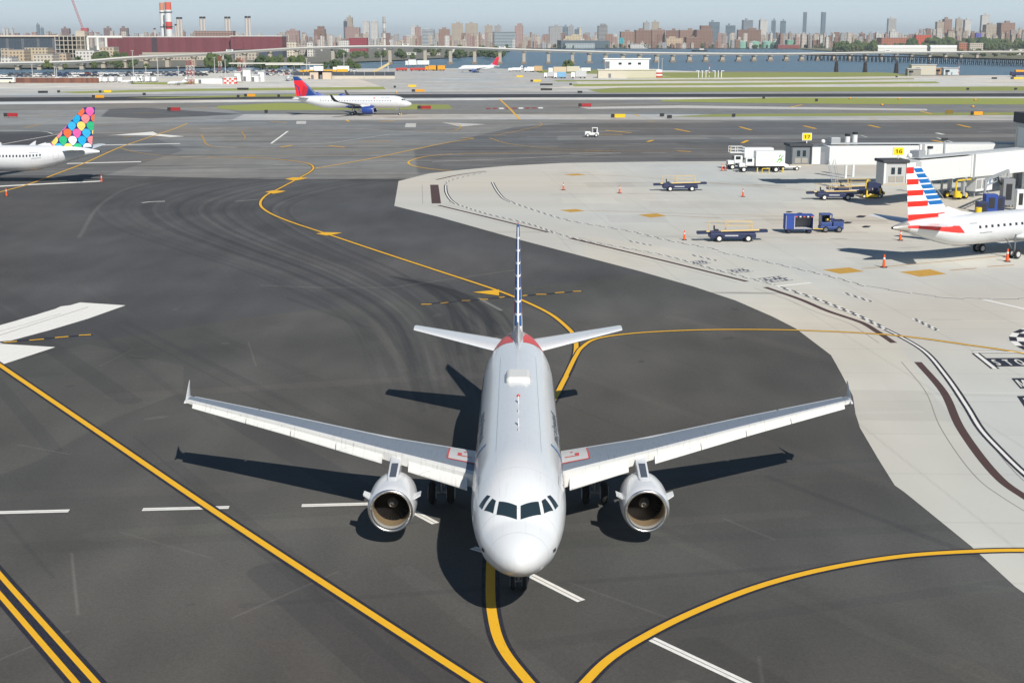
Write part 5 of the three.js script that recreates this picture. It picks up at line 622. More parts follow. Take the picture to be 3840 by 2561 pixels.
{ const o = thing('boarding_stair', 'tan covered boarding stair truck on the far apron', 'stair truck', at3(1412, 294), 0); for (let i = 0; i < 12; i++) part('step', box(1.2, .25, 2.4, -6 + i * 1.1, .6 + i * .62, 0), colr(.62, .52, .3), o); part('side_panel', loft([[V(-6.6, .2, 1.3), V(7.4, 7.6, 1.3), V(7.4, 9, 1.3), V(-6.6, 1.6, 1.3)], [V(-6.6, .2, 1.4), V(7.4, 7.6, 1.4), V(7.4, 9, 1.4), V(-6.6, 1.6, 1.4)]]), colr(.62, .5, .26), o); part('truck_base', rbox(11, 1.4, 2.4, 1, 1, 0), M.lightgrey, o); part('support', box(.5, 7, 2, 6.6, 3.6, 0), M.lightgrey, o); for (const x of [-3, 4]) for (const z of [-1.1, 1.1]) roadWheel(.5, .3, x, z, o, M.dark); }
// masts
function lattice(o, h, w, m1, m2, seg = 6) { for (let i = 0; i < seg; i++) { const y0 = h * i / seg, y1 = h * (i + 1) / seg, g = []; for (const [x, z] of [[-1, -1], [1, -1], [1, 1], [-1, 1]]) g.push(bar(V(x * w, y0, z * w), V(x * w, y1, z * w), w * .12, 4)); g.push(bar(V(-w, y0, w), V(w, y1, w), w * .09, 4), bar(V(w, y0, w), V(-w, y1, w), w * .09, 4), box(w * 2, w * .16, w * 2, 0, y1 - w * .12, 0)); part('mast_section', g, i % 2 ? m1 : m2, o); } }
for (const [u, v, vt, w, l] of [[707, 316, 228, 1.1, 'left leg of the wide red and white antenna mast'], [722, 316, 228, 1.1, 'right leg of the wide red and white antenna mast'], [826, 305, 212, .9, 'slim red and white antenna mast in the car park'], [898, 303, 216, .9, 'red and white antenna mast behind the white cabins, left one'], [917, 303, 218, .9, 'red and white antenna mast behind the white cabins, right one']]) { const d = dist(v), o = thing('antenna_mast', l, 'mast', at3(u, v)); lattice(o, heightAt(vt, d), w * .75, colr(.68, .66, .64), colr(.42, .1, .09), 5); }
for (const [u, v, vt] of [[121, 305, 240], [212, 303, 255], [205, 305, 250], [500, 300, 190], [592, 300, 210], [547, 296, 250], [805, 296, 215], [845, 296, 225], [1160, 285, 235], [1290, 275, 200], [1150, 284, 220], [1430, 262, 210], [2470, 268, 215], [2483, 275, 220], [668, 290, 250]]) { const d = dist(v), h = heightAt(vt, d), o = thing('lamp_mast', 'thin pale lamp mast along the shore', 'mast', at3(u, v), 0, 'thin lamp masts along the shore'); part('pole', cyl(.14, .24, h, 0, h / 2, 0, 8), colr(.5, .5, .48), o); part('head', box(1.6, .25, .4, 0, h, 0), colr(.4, .4, .4), o); }
for (const [u, v, h] of [[2660, 290, 7], [3597, 282, 6.5]]) { const o = thing('obstacle_pole', u < 3000 ? 'slim red and white pole beside the antenna array' : 'slim red and white pole at the island sheds on the shore', 'mast', at3(u, v)); for (let i = 0; i < 6; i++) part('band', cyl(.2, .2, h / 6, 0, h / 12 + i * h / 6, 0, 8), i % 2 ? colr(.65, .06, .03) : colr(.75, .75, .75), o); part('lamp', new THREE.SphereGeometry(.4, 8, 6).translate(0, h + .3, 0), colr(.7, .08, .02), o); }
for (const [u, v] of [[2620, 291], [2634, 291], [2648, 291], [2682, 291], [2694, 291], [2706, 291]]) { const o = thing('antenna_post', 'small white antenna post of the array by the water', 'antenna', at3(u, v), 0, 'white antenna posts of the array'); part('post', cyl(.2, .25, 4, 0, 2, 0, 8), truckW, o); part('crossbar', box(3, .3, .3, 0, 3.8, 0), truckW, o); }
[[3465, 281, 15, 6, 7, colr(.55, .52, .42), 'cream container building on the small shore mound'], [3430, 284, 8, 4, 5, colr(.3, .28, .24), 'grey shed left of the cream container building'], [3530, 279, 7, 4, 4, colr(.5, .3, .15), 'brown hut right of the cream container building'], [3568, 281, 9, 4, 5, colr(.55, .6, .62), 'pale tank shed near the red and white pole']].forEach(([u, v, w, h, dp, m, l]) => shed('shore_shed', u, v, w, h, dp, m, M.lightgrey, l, 'shed', 1));
{ const o = thing('yellow_boat_truck', 'yellow and navy truck at the far right by the water', 'truck', at3(3830, 288)); part('body', rbox(12, 2.2, 3, 0, 1.8, 0), navy, o); part('deck', rbox(9, 1.2, 2.6, 1, 3.4, 0), amberM, o); for (const x of [-4, 4]) for (const z of [-1.3, 1.3]) roadWheel(.7, .4, x, z, o, M.dark); }
// distant aircraft
airliner({ label: 'small distant white airliner with red tail on the shore apron', pos: [G(1718, 272).x, 0, G(1718, 272).z + 4], turn: -Math.PI / 2 + .25, L: 28, k: .78, belly: 1.6, wing: wingScaled(.82, 9.2, 2.2), engine: { x: 4.5, s: 8.3, y: 1.5, r: .9, mat: M.blue }, stab: stabScaled(.8, 23.3, 4.1), gear: { x: 2.8, s: 13, r: .48, w: .32, t: .38, ns: 3.2, nr: .3, nw: .18 }, fin: finFor(28, .85, 1.5, '#c21f38', { filletMat: M.blue }) });
[[1078, 304, Math.PI * .02, 'white business jet seen head-on just left of the red and blue tail'], [450, 314, -1.4, 'low white light aircraft parked before the vans'], [625, 320, -.9, 'white light aircraft nearest on the shore apron'], [1905, 266, -1.3, 'white light aircraft right of the distant red-tailed airliner']].forEach(([u, v, t, l], i) => { const q = i ? .62 : 1; airliner({ label: l, pos: [at3(u, v)[0], 0, at3(u, v)[2]], turn: t, L: 17 * q, k: .5 * q, belly: .95 * q, wing: wingScaled(.55 * q, 6 * q, 1.3 * q), engine: { x: 1.9 * q, s: 9.8 * q, y: 2.1 * q, r: .42 * q }, stab: stabScaled(.5 * q, 14.2 * q, 4.6 * q), gear: { x: 1.5 * q, s: 9.5 * q, r: .3 * q, w: .2 * q, t: .22 * q, ns: 2 * q, nr: .22 * q, nw: .12 * q }, fin: finFor(17 * q, .5 * q, 1.0 * q, '#e8eaec') }); });
// ---------------------------------------------------------------- bridge, trestle and river things
const bridgeDeck = colr(.5, .47, .42), pierM = colr(.42, .37, .3);
{
  const dAt = pchip([-400, 0, 467, 1250, 1900, 2830, 3247, 3700, 4300], [1060, 1100, 1125, 1335, 1360, 1500, 1575, 1660, 1760]), vAt = pchip([-400, 0, 286, 490, 735, 960, 1164, 1430, 1695, 1920, 2165, 2451, 2880, 3288, 3700, 4300], [241, 237, 231, 216, 204, 190, 179, 174, 177, 185, 192, 199, 202, 197, 194, 191]);
  const o = thing('river_bridge', 'long concrete bridge crossing the river on many piers', 'bridge', [0, 0, 0]); const pt = u => { const d = dAt(u), v = vAt(u); return V(lateral(u, v, d), heightAt(v, d), -d); };
  const us = []; for (let u = -400; u <= 4000; u += 60) us.push(u); const ring = u => { const p = pt(u), w = 6; return [V(p.x, p.y, p.z + w), V(p.x, p.y - 1.6, p.z + w * .8), V(p.x, p.y - 1.6, p.z - w * .8), V(p.x, p.y, p.z - w)]; };
  part('deck', loft(us.map(ring), true, .5), bridgeDeck, o); part('parapet', loft(us.map(u => { const p = pt(u); return [V(p.x, p.y + 1.1, p.z + 6), V(p.x, p.y - .1, p.z + 6.15), V(p.x, p.y - .1, p.z + 5.8), V(p.x, p.y + 1.1, p.z + 5.8)]; }), true, .5), colr(.58, .56, .52), o);
  for (const u of [65, 147, 227, 306, 387, 467, 547, 627, 725, 822, 915, 1012, 1112, 1248, 1462, 1594, 1689, 1780, 1875, 1965, 2057, 2147, 2210, 2273, 2337, 2399, 2463, 2524, 2587, 2648, 2710, 2771, 2829, 2890, 2950, 3008, 3070, 3130, 3189, 3247, 3305, 3362, 3420, 3488, 3548, 3605, 3666]) { const p = pt(u), h = p.y + 2 - 1.5, wide = u > 2180 && u < 3300; const pr = part('pier', [box(wide ? 3.6 : 3, h, 6.5, p.x, -2 + h / 2, p.z), box(wide ? 4.4 : 4, .9, 8.4, p.x, p.y - 2.0, p.z)], pierM, o); if (p.y > 3 && u > 1200 && u < 3300) part('pier_footing', box(wide ? 6.4 : 5.4, 2.2, 10, p.x, -1.4, p.z), colr(.22, .18, .14), pr); }
  for (const [u, l] of [[1520, 'van'], [860, 'truck'], [1884, 'van'], [3330, 'van']]) { const p = pt(u), c = thing('bridge_vehicle', u === 860 ? 'small white van on the rising left half of the bridge' : u === 1520 ? 'small white van near the crest of the bridge' : u === 1884 ? 'small white van just right of the bridge crest' : 'small white van on the low right end of the bridge', 'van', [p.x, p.y, p.z]); part('body', rbox(6, 2.2, 2.2, 0, 1.4, 0, .3), truckW, c); part('window', box(4, .7, 2.24, 0, 1.9, 0), M.glass, c); part('undercarriage', box(5, .5, 2, 0, .25, 0), M.dark, c); }
}
{ const o = thing('timber_trestle', 'dark timber trestle pier on many piles at the right of the river', 'pier', [0, 0, 0]), f = t => V(lateral(3030 + t * 1000, 210 + 18 * t, 1560 - 400 * t), 3.6, -(1560 - 400 * t)), wood = colr(.06, .045, .038, .9), wood2 = colr(.11, .07, .05, .9); const n = 66;
  for (let i = 0; i < n; i++) { const a = f(i / n), b = f((i + 1) / n); part('deck_beam', beam(a, b, 6, 1.1), i % 4 ? wood2 : wood, o); const p = part('pile_bent', [-2.4, 2.4].map(z => bar(V(a.x, 3.3, a.z + z), V(a.x + rr(-.4, .4), -2.6, a.z + z * 1.25), .42, 6)).concat([beam(V(a.x, 1.2, a.z - 3), V(a.x, -.4, a.z + 3), .4, .4)]), wood, o); } }
for (const [u, v, l] of [[3137, 276, 'dark pile cluster in the river, first from the left'], [3245, 277, 'dark pile cluster in the river, second from the left'], [3362, 279, 'dark pile cluster in the river, third from the left'], [3485, 281, 'dark pile cluster in the river, rightmost by the shore sheds']]) { const p = G(u, v - 3, -2), o = thing('pile_cluster', l, 'piles', [p.x, -2, p.z], 0, 'pile clusters in the river'); for (let i = 0; i < 7; i++) { const a = i * .9; part('pile', bar(V(Math.cos(a) * 1.5, -1, Math.sin(a) * 1.5), V(Math.cos(a) * .7, rr(6.5, 8.5), Math.sin(a) * .7), .4, 7), colr(.055, .045, .04, .9), o); } part('binding', cyl(1.3, 1.3, .6, 0, 6, 0, 12), M.dark, o); }
{ const p = G(2623, 193, -2), o = thing('barge', 'low dark barge on the river far behind the bridge', 'boat', [p.x, -2, p.z]); part('hull', loft([[-14, .6], [-12, 1], [12, 1], [14, .6]].map(([x, q]) => [V(x, 2.6, -4 * q), V(x, 2.6, 4 * q), V(x * .95, -.3, 3.4 * q), V(x * .95, -.3, -3.4 * q)])), M.dark, o); part('deckhouse', box(8, 2.6, 5, 4, 3.9, 0), colr(.6, .58, .54), o); }
// ---------------------------------------------------------------- trees
const leafCols = [[.055, .085, .022], [.07, .1, .028], [.045, .075, .025], [.09, .11, .035]].map(c => mat(...c, 1));
function crownGeo() { const g = []; for (let i = 0; i < 26; i++) { const a = rr(0, 6.28), h = rr(.2, 1), r = Math.sqrt(1 - (h - .45) ** 2 * 2.4) * rr(.25, .62), s = rr(.16, .34), ic = new THREE.IcosahedronGeometry(s, 0), P = ic.attributes.position; for (let k = 0; k < P.count; k++) { const q = 1 + .35 * noise.noise(P.getX(k) * 9 + i, P.getY(k) * 9, P.getZ(k) * 9); P.setXYZ(k, P.getX(k) * q, P.getY(k) * q * .8, P.getZ(k) * q); } ic.computeVertexNormals(); g.push(ic.translate(Math.cos(a) * r, h, Math.sin(a) * r)); } return merge(g); }
const crowns = [0, 1, 2, 3, 4].map(crownGeo), trunkG = merge([cyl(.03, .06, .45, 0, .2, 0, 6), bar(V(0, .35, 0), V(.2, .6, .1), .02, 5), bar(V(0, .35, 0), V(-.18, .62, -.08), .02, 5)]), bark = colr(.09, .07, .05, .9);
function tree(u, d, h, label, group, y = -.9) { const x = lateral(u, 200, d), o = thing('tree', label, 'tree', [x, y, -d], rr(0, 6), group); const w = rr(.8, 1.25); const c = part('crown', crowns[Math.floor(rr(0, 4.99))], leafCols[Math.floor(rr(0, 3.99))], o), t = part('trunk', trunkG, bark, o); c.scale.set(h * w * .7, h, h * w * .7); t.scale.set(h, h, h); }
const grove = (n, u0, u1, d0, d1, h0, h1, label, group, y) => { for (let i = 0; i < n; i++) tree(rr(u0, u1), rr(d0, d1), rr(h0, h1), label, group, y); };
grove(24, 350, 490, 1290, 1420, 5, 9.5, 'green tree in the clump left of the maroon plant', 'trees left of the maroon plant'); grove(16, 260, 520, 1160, 1240, 3.5, 7, 'low green tree on the bank under the left bridge spans', 'trees under the left bridge spans');
grove(22, 940, 1125, 1010, 1080, 6, 9.5, 'bushy tree between the shore car park and the river', 'trees behind the shore car park', -.01); grove(8, 1210, 1390, 1010, 1050, 4, 7, 'small tree behind the yellow trucks', 'trees behind the yellow trucks', -.01); grove(6, 760, 900, 1020, 1080, 6, 10, 'small tree behind the antenna masts', 'trees behind the antenna masts', -.01); grove(10, 150, 620, 1030, 1060, 3, 6, 'low shrub tree behind the shore car park at the left', 'shrubs behind the left car park', -.01); grove(3, 2120, 2145, 960, 975, 6, 9, 'small tree behind the shore trucks', 'trees behind the shore trucks', -.01);
grove(34, 1240, 1900, 1560, 1800, 5, 10, 'green tree on the river bank behind the bridge crest', 'trees behind the bridge crest'); grove(20, 1560, 1905, 2050, 2300, 7, 12, 'tall green tree on the far bank behind the bridge crest', 'tall trees behind the bridge crest');
grove(40, 3130, 3280, 2380, 2800, 8, 17, 'dark green tree at the left tip of the island', 'trees at the island tip'); grove(60, 3400, 3870, 2560, 2950, 11, 22, 'dark green tree behind the white tents of the island', 'trees behind the island tents'); grove(14, 3280, 3420, 2560, 2900, 6, 12, 'low dark green tree below the orange brick school', 'trees below the brick school'); grove(14, 3600, 3860, 1750, 2000, 5, 9, 'green tree on the near shore of the island', 'trees on the near island shore'); grove(40, 2080, 3100, 3060, 3200, 5, 10, 'far green tree along the city waterfront', 'trees along the city waterfront');
// ---------------------------------------------------------------- power plant, halls and the far city
const cellTex = (dark, hor) => { const t = canvasTex(64, 64, (c) => { c.fillStyle = '#fff'; c.fillRect(0, 0, 64, 64); c.fillStyle = dark; if (hor) { for (let j = 0; j < 4; j++) c.fillRect(0, j * 16 + 5, 64, 7); } else for (let j = 0; j < 4; j++) for (let i = 0; i < 4; i++) c.fillRect(i * 16 + 5, j * 16 + 4, 7, 8); }); t.wrapS = t.wrapT = THREE.RepeatWrapping; return t; };
const facT = [cellTex('#6a6a70'), cellTex('#4a525c', true), cellTex('#8a8a8c')], facM = {};
const facade = (col, k) => facM[col.join() + k] ??= new THREE.MeshStandardMaterial({ color: C(...col), map: facT[k], roughness: k === 1 ? .35 : .85, side: THREE.DoubleSide });
function fbox(w, h, d, x = 0, y = 0, z = 0) { const g = new THREE.BoxGeometry(w, h, d), U = g.attributes.uv, N = g.attributes.normal; for (let i = 0; i < U.count; i++) { const nx = Math.abs(N.getX(i)) > .5, ny = Math.abs(N.getY(i)) > .5; U.setXY(i, ny ? .02 : U.getX(i) * (nx ? d : w) / 14, ny ? .02 : U.getY(i) * h / 13); } return g.translate(x, y, z); }
const BR = [.26, .15, .11], BR2 = [.32, .2, .15], TN = [.45, .38, .3], GL = [.2, .27, .33], GR = [.38, .38, .38], WH = [.62, .6, .57], DK = [.1, .12, .15], PK = [.38, .25, .22];
function tower(u0, u1, vt, d, col, label, o = {}) {
  const w = (u1 - u0) / FOC * d * .985, h = heightAt(vt, d) + .9, dep = o.dep || Math.min(60, Math.max(10, w * .8)), b = thing(o.name || 'city_building', label, o.cat || 'building', [lateral((u0 + u1) / 2, vt, d), -.9, -d], o.turn ?? rr(-.12, .12), o.group);
  const wl = part('wall', fbox(w, h, dep, 0, h / 2, -dep / 2), facade(col, o.k ?? 0), b); part('roof', box(w * 1.01, Math.max(.6, h * .015), dep * 1.01, 0, h + .25, -dep / 2), facadeRoof, b);
  if (o.step) part('upper_wall', fbox(w * .6, h * o.step, dep * .6, w * .1, h * (1 + o.step / 2), -dep / 2), facade(col, o.k ?? 0), b); else if (!o.flat) part('roof_house', box(w * rr(.2, .45), h * .05 + 2.2, dep * .3, w * rr(-.2, .2), h + h * .025 + 1.3, -dep / 2), facade(col, 2), b);
  if (o.mast) part('mast', cyl(.4, .8, h * o.mast, 0, h + h * o.mast / 2, -dep / 2, 6), M.lightgrey, b); return b;
}
const facadeRoof = colr(.3, .29, .28);
// plant on the left bank
{ const o = thing('maroon_plant', 'long maroon power plant hall behind the left bridge spans', 'building', [lateral(631, 170, 1700), -.9, -1700]), W = (862 - 400) / FOC * 1690, h = heightAt(139, 1700) + .9, n = 22; const ms = [colr(.16, .035, .045), colr(.175, .04, .05), colr(.15, .032, .042)]; part('core', box(W - .4, h - .3, 40, 0, h / 2, -21), ms[0], o); for (let i = 0; i < n; i++) part('cladding_panel', box(W / n * .985, h, .6, -W / 2 + (i + .5) * W / n, h / 2, 0), i === 8 ? colr(.05, .03, .04) : ms[i % 3], o); part('roof', box(W + 1, 1, 42, 0, h + .3, -20.6), colr(.6, .58, .55), o); part('base_wall', box(W * .7, 6, 2, W * .14, 3, 2), colr(.42, .37, .3), o);
  const o2 = thing('maroon_annex', 'lower maroon annex with dark blue band, right of the maroon plant', 'building', [lateral(960, 160, 1690), -.9, -1690]), w2 = 190 / FOC * 1680, h2 = heightAt(136, 1690) + .9; part('upper_wall', box(w2, h2 * .62, 34, 0, h2 * .69, -17), ms[1], o2); part('lower_band', box(w2, h2 * .38, 33, 0, h2 * .19, -17), colr(.05, .07, .1), o2); part('roof', box(w2 + 1, .9, 35, 0, h2 + .3, -17), colr(.66, .64, .6), o2); for (let i = 0; i < 6; i++) part('rib', box(.5, h2 * .62, .4, -w2 / 2 + (i + .5) * w2 / 6, h2 * .69, .2), ms[2], o2); }
tower(731, 870, 117, 1760, [.3, .2, .17], 'brownish boiler house standing above the maroon plant roof', { flat: true, k: 2 });
function stack(u, vt, d, r, label, bands) { const h = heightAt(vt, d) + .9, o = thing('chimney_stack', label, 'chimney', [lateral(u, vt, d), -.9, -d]); if (bands) { let y = 0; for (const [f, m] of bands) { part('band', cyl(r, r, h * f, 0, y + h * f / 2, 0, 18), m, o); y += h * f; } for (const q of [.35, .55, .82]) part('platform', cyl(r * 1.25, r * 1.25, .8, 0, h * q, 0, 18), M.dark, o); } else { part('shaft', cyl(r, r * 1.05, h * .95, 0, h * .475, 0, 14), colr(.55, .5, .46), o); part('cap', cyl(r * 1.1, r * 1.1, h * .05, 0, h * .975, 0, 14), M.dark, o); } }
const rw = [[.5, colr(.72, .72, .72)], [.14, colr(.6, .07, .05)], [.22, colr(.72, .72, .72)], [.14, colr(.65, .12, .07)]]; stack(604, 10, 1820, 2.9, 'red and white banded chimney of the plant, left slimmer one', [[.86, colr(.72, .72, .72)], [.14, colr(.6, .25, .15)]]); stack(627, 8, 1800, 4.1, 'red and white banded chimney of the plant, right thicker one', rw);
[[664, 64, 'far left'], [676, 64, 'far left'], [751, 62, 'second'], [763, 62, 'second'], [845, 62, 'third'], [857, 62, 'third'], [921, 60, 'far right'], [933, 60, 'far right']].forEach(([u, v, w], i) => stack(u, v, 1860, 1.7, `slim pale chimney, ${i % 2 ? 'right' : 'left'} one of the ${w} pair on the plant`));
stack(657, 90, 1900, 1.4, 'short brown flue behind the first pair of slim chimneys'); stack(578, 105, 1780, 1.2, 'short lattice flue left of the banded chimneys');
{ const d = 1900, b = V(lateral(310, 110, d), heightAt(112, d), -d), t = V(lateral(258, -30, d), heightAt(-30, d), -d), o = thing('tower_crane', 'red lattice crane boom rising out of the frame at the left', 'crane', [b.x, 0, b.z]), m = colr(.42, .09, .1); const L = t.clone().sub(b), n = 14; for (let i = 0; i < n; i++) { const p = L.clone().multiplyScalar(i / n).add(V(0, b.y, 0)), q = L.clone().multiplyScalar((i + 1) / n).add(V(0, b.y, 0)); part('boom_section', [bar(p.clone().add(V(-1, 0, 0)), q.clone().add(V(-1, 0, 0)), .35, 5), bar(p.clone().add(V(1, 0, 0)), q.clone().add(V(1, 0, 0)), .35, 5), bar(p.clone().add(V(-1, 0, 0)), q.clone().add(V(1, 0, 0)), .25, 5)], m, o); } part('tower', box(4, b.y, 4, 0, b.y / 2, 0), m, o); part('machine_house', box(9, 5, 6, 2, b.y, 0), m, o); }
{ const d = 1640, w = (212 + 60) / FOC * d, h = heightAt(136, d) + .9, o = thing('glass_hall', 'long dark glass hall with pale roof edge at the far left', 'building', [lateral(76, 150, d), -.9, -d]); part('core', box(w, h - 1, 40, 0, h / 2, -21), colr(.04, .05, .065, .3), o); for (let i = 0; i < 24; i++) part('glass_panel', box(w / 24 * .94, h * .86, .4, -w / 2 + (i + .5) * w / 24, h * .47, 0), i % 5 === 2 ? colr(.12, .13, .15, .3) : colr(.055, .075, .1, .2), o); part('roof', box(w + 2, 1.6, 43, 0, h + .4, -20.5), colr(.66, .58, .5), o); part('orange_rail', box(w * .4, 1, .6, w * .25, h * .3, .6), colr(.6, .16, .05), o);
  const x = lateral(262, 150, d), q = thing('concrete_frame', 'unfinished concrete building frame with open floors left of the plant', 'building', [x, -.9, -d + 2]), w2 = 112 / FOC * d, cm = colr(.5, .45, .37); for (let f = 0; f <= 5; f++) part('floor_slab', box(w2, .7, 16, 0, f * h / 5, -8), cm, q); for (let i = 0; i < 8; i++) for (const z of [0, -15]) part('column', box(.8, h, .8, -w2 / 2 + .5 + i * (w2 - 1) / 7, h / 2, z), cm, q); part('core_wall', box(w2 * .3, h * 1.25, 8, w2 * .3, h * .625, -9), cm, q); part('back_wall', box(w2, h, .5, 0, h / 2, -15.8), M.dark, q); }
{ const d = 1630, o = thing('white_ducts', 'tall white duct pipes bent over beside the concrete frame', 'ducts', [lateral(327, 160, d), -.9, -d]), h = heightAt(139, d) + .9, m = colr(.72, .7, .66); for (const u of [327, 363, 394]) part('duct', cyl(1.5, 1.5, h, (u - 327) / FOC * d, h / 2, 0, 12), m, o); part('header_duct', bar(V(0, h, 0), V(125 / FOC * d, h, -3), 1.5, 12), m, o); part('base_tank', box(24, 9, 8, 12, 4.5, 2), m, o); }
[[0, 30, 183, 1460, TN, 'tan low building at the far left below the glass hall'], [30, 88, 188, 1440, [.5, .4, .28], 'tan warehouse with arched openings at the left'], [90, 175, 180, 1480, [.5, .42, .3], 'long tan warehouse below the glass hall'], [120, 195, 205, 1380, [.55, .5, .42], 'pale low building by the left bank'], [0, 40, 215, 1330, WH, 'small white building at the far left bank'], [205, 245, 200, 1420, [.48, .38, .28], 'small tan block left of the white ducts'], [280, 350, 190, 1420, WH, 'white low building under the white ducts'], [370, 425, 178, 1500, [.5, .42, .32], 'tan block in front of the maroon plant'], [520, 590, 207, 1460, [.5, .43, .33], 'tan low building behind the left bridge piers'], [600, 720, 205, 1500, [.48, .42, .34], 'long tan quay building behind the bridge piers'], [735, 860, 200, 1520, [.5, .46, .38], 'long pale quay building left of the annex'], [880, 960, 196, 1520, [.45, .4, .33], 'pale quay building below the maroon annex'], [1030, 1110, 158, 1750, [.62, .56, .46], 'cream gabled store right of the maroon annex'], [1120, 1180, 165, 1800, [.4, .36, .32], 'grey store right of the cream gabled store'], [1150, 1172, 160, 1780, WH, 'white cube building left of the bridge crest'], [1480, 1560, 197, 1950, WH, 'white sheds on the river bank under the bridge crest'], [1690, 1710, 184, 2000, WH, 'small white tower house on the bank by the bridge'], [1600, 1650, 199, 1930, [.5, .46, .4], 'low pale quay sheds under the bridge crest'], [1307, 1374, 142, 2350, [.33, .04, .06], 'bright maroon block behind the bridge crest'], [1270, 1308, 152, 2350, WH, 'white block left of the bright maroon block']].forEach(([a, b, v, d, c, l]) => tower(a, b, v, d, c, l, { k: 2, flat: true, turn: rr(-.06, .06), dep: 18 }));
// named skyline
[[133, 143, 92, 5200, GL, 'blue glass tower at the far left, taller of two', { k: 1 }], [149, 159, 105, 5200, GL, 'blue glass tower at the far left, shorter of two', { k: 1 }], [227, 255, 107, 3600, [.22, .15, .15], 'dark brick block left of the crane foot'], [386, 412, 105, 3600, [.22, .15, .15], 'dark brick block right of the crane foot'], [447, 476, 105, 3600, [.22, .15, .15], 'dark brick block left of the banded chimneys'], [8, 14, 106, 4200, WH, 'thin pale flue tower at the far left edge'], [20, 26, 108, 4200, WH, 'second thin pale flue tower at the far left edge'], [38, 44, 108, 4200, WH, 'third thin pale flue tower at the far left edge'],
[1072, 1119, 115, 3400, PK, 'broad brown block right of the plant annex'], [1176, 1215, 110, 3500, BR, 'stepped brown tower left of the dark glass tower', { step: .18 }], [1287, 1299, 79, 4200, DK, 'slim dark glass tower beside the tan tower', { k: 1 }], [1298, 1319, 66, 4300, TN, 'tall tan tower behind the slim dark glass tower'], [1293, 1346, 103, 3700, PK, 'brown slab in front of the tall tan tower'], [1360, 1383, 82, 3900, WH, 'white twin tower, left one'], [1391, 1415, 82, 3900, WH, 'white twin tower, right one'], [1542, 1554, 97, 3600, WH, 'slim white tower right of the lattice chimney'], [1556, 1578, 102, 3600, PK, 'pinkish block beside the slim white tower'], [1581, 1625, 112, 3400, [.5, .54, .57], 'pale blue office block left of the brown block', { k: 1 }], [1646, 1687, 110, 3400, BR2, 'brown block left of the tan twin slabs'], [1693, 1736, 89, 4000, TN, 'tan twin slab, left one'], [1746, 1791, 89, 4000, TN, 'tan twin slab, right one'], [1817, 1846, 97, 4000, TN, 'pale slab right of the tan twin slabs'], [1854, 1879, 97, 4100, GR, 'grey slab right of the pale slab'], [1854, 1935, 120, 3200, [.4, .47, .5], 'wide blue-grey hall behind the bridge crest', { k: 1, flat: true }],
[1930, 1960, 97, 3700, [.45, .3, .27], 'pink stepped tower right of the blue-grey hall', { step: .12 }], [2061, 2108, 99, 3700, GR, 'grey office slab, left of three'], [2112, 2132, 100, 3700, GL, 'blue glass slab, middle of three', { k: 1 }], [2134, 2151, 97, 3750, GR, 'grey office slab, right of three', { mast: .1 }], [2155, 2180, 110, 3700, GL, 'low glass block behind the cream church', { k: 1 }], [2120, 2185, 135, 3300, [.62, .52, .34], 'cream church-like building on the waterfront'], [2173, 2182, 104, 3310, [.66, .58, .42], 'cream church tower on the waterfront', { flat: true }], [2245, 2279, 97, 3600, GR, 'dark and white stepped tower', { k: 1, step: .1 }], [2330, 2381, 119, 3350, BR2, 'brick housing slab, first from the left'], [2385, 2443, 113, 3350, BR, 'brick housing slab, second from the left'], [2446, 2495, 112, 3380, BR2, 'brick housing slab, third from the left'], [2498, 2545, 114, 3350, BR, 'brick housing slab, fourth from the left'], [2551, 2610, 113, 3380, BR2, 'brick housing slab, fifth from the left'], [2614, 2675, 112, 3350, BR, 'brick housing slab, sixth from the left', { step: .25 }], [2416, 2436, 85, 4300, GR, 'grey tower above the brick slabs, left one'], [2446, 2473, 83, 4300, TN, 'pale tower above the brick slabs, right one'], [2663, 2700, 83, 4000, GL, 'glass tower right of the brick slabs', { k: 1 }], [2724, 2759, 95, 4000, GL, 'lower glass block right of the glass tower', { k: 1 }], [2790, 2826, 76, 4300, [.3, .34, .38], 'grey glass tower with roof mast', { k: 1, mast: .08 }], [2853, 2880, 76, 4300, WH, 'white tower left of the dark slim towers'], [2770, 2855, 112, 3500, BR, 'wide brick slab below the grey glass tower'], [2322, 2340, 142, 3200, [.06, .42, .5], 'small bright cyan building on the waterfront', { flat: true }], [2500, 2560, 143, 3150, [.6, .45, .3], 'cream and pink warehouse row on the waterfront'], [2575, 2625, 140, 3200, BR, 'dark brick warehouse by the cream towers'],
[2896, 2911, 77, 4300, GL, 'slim dark tower, left of two before the glass twins', { k: 1 }], [2931, 2949, 79, 4300, GL, 'slim dark tower, right of two before the glass twins', { k: 1 }], [3015, 3028, 46, 5000, GL, 'tallest slim glass twin tower, left one', { k: 1, flat: true }], [3085, 3100, 46, 5000, GL, 'tallest slim glass twin tower, right one', { k: 1, flat: true }], [3335, 3364, 70, 4600, WH, 'pale framed tower under construction above the island', { k: 1 }], [3517, 3545, 82, 4000, TN, 'tan tower on the right hill, left one'], [3545, 3574, 72, 4000, BR2, 'brown tower on the right hill, tallest of the cluster'], [3590, 3612, 71, 4200, TN, 'tan slab right of the brown hill tower'], [3622, 3645, 75, 4200, WH, 'white slab on the right hill'], [3686, 3715, 58, 4400, WH, 'tall white tower at the far right'], [3701, 3742, 93, 3500, TN, 'tan brick block at the far right'], [3758, 3811, 86, 3500, BR2, 'large brown brick block at the far right'], [3341, 3372, 118, 3000, WH, 'white block above the orange brick school'], [3309, 3407, 142, 2950, [.42, .15, .09], 'orange brick school on the island', { flat: true }], [3439, 3495, 131, 3000, [.6, .1, .05], 'bright orange-red roofed hall on the island', { flat: true }]].forEach(([a, b, v, d, c, l, o]) => tower(a, b, v, d, c, l, o || {}));
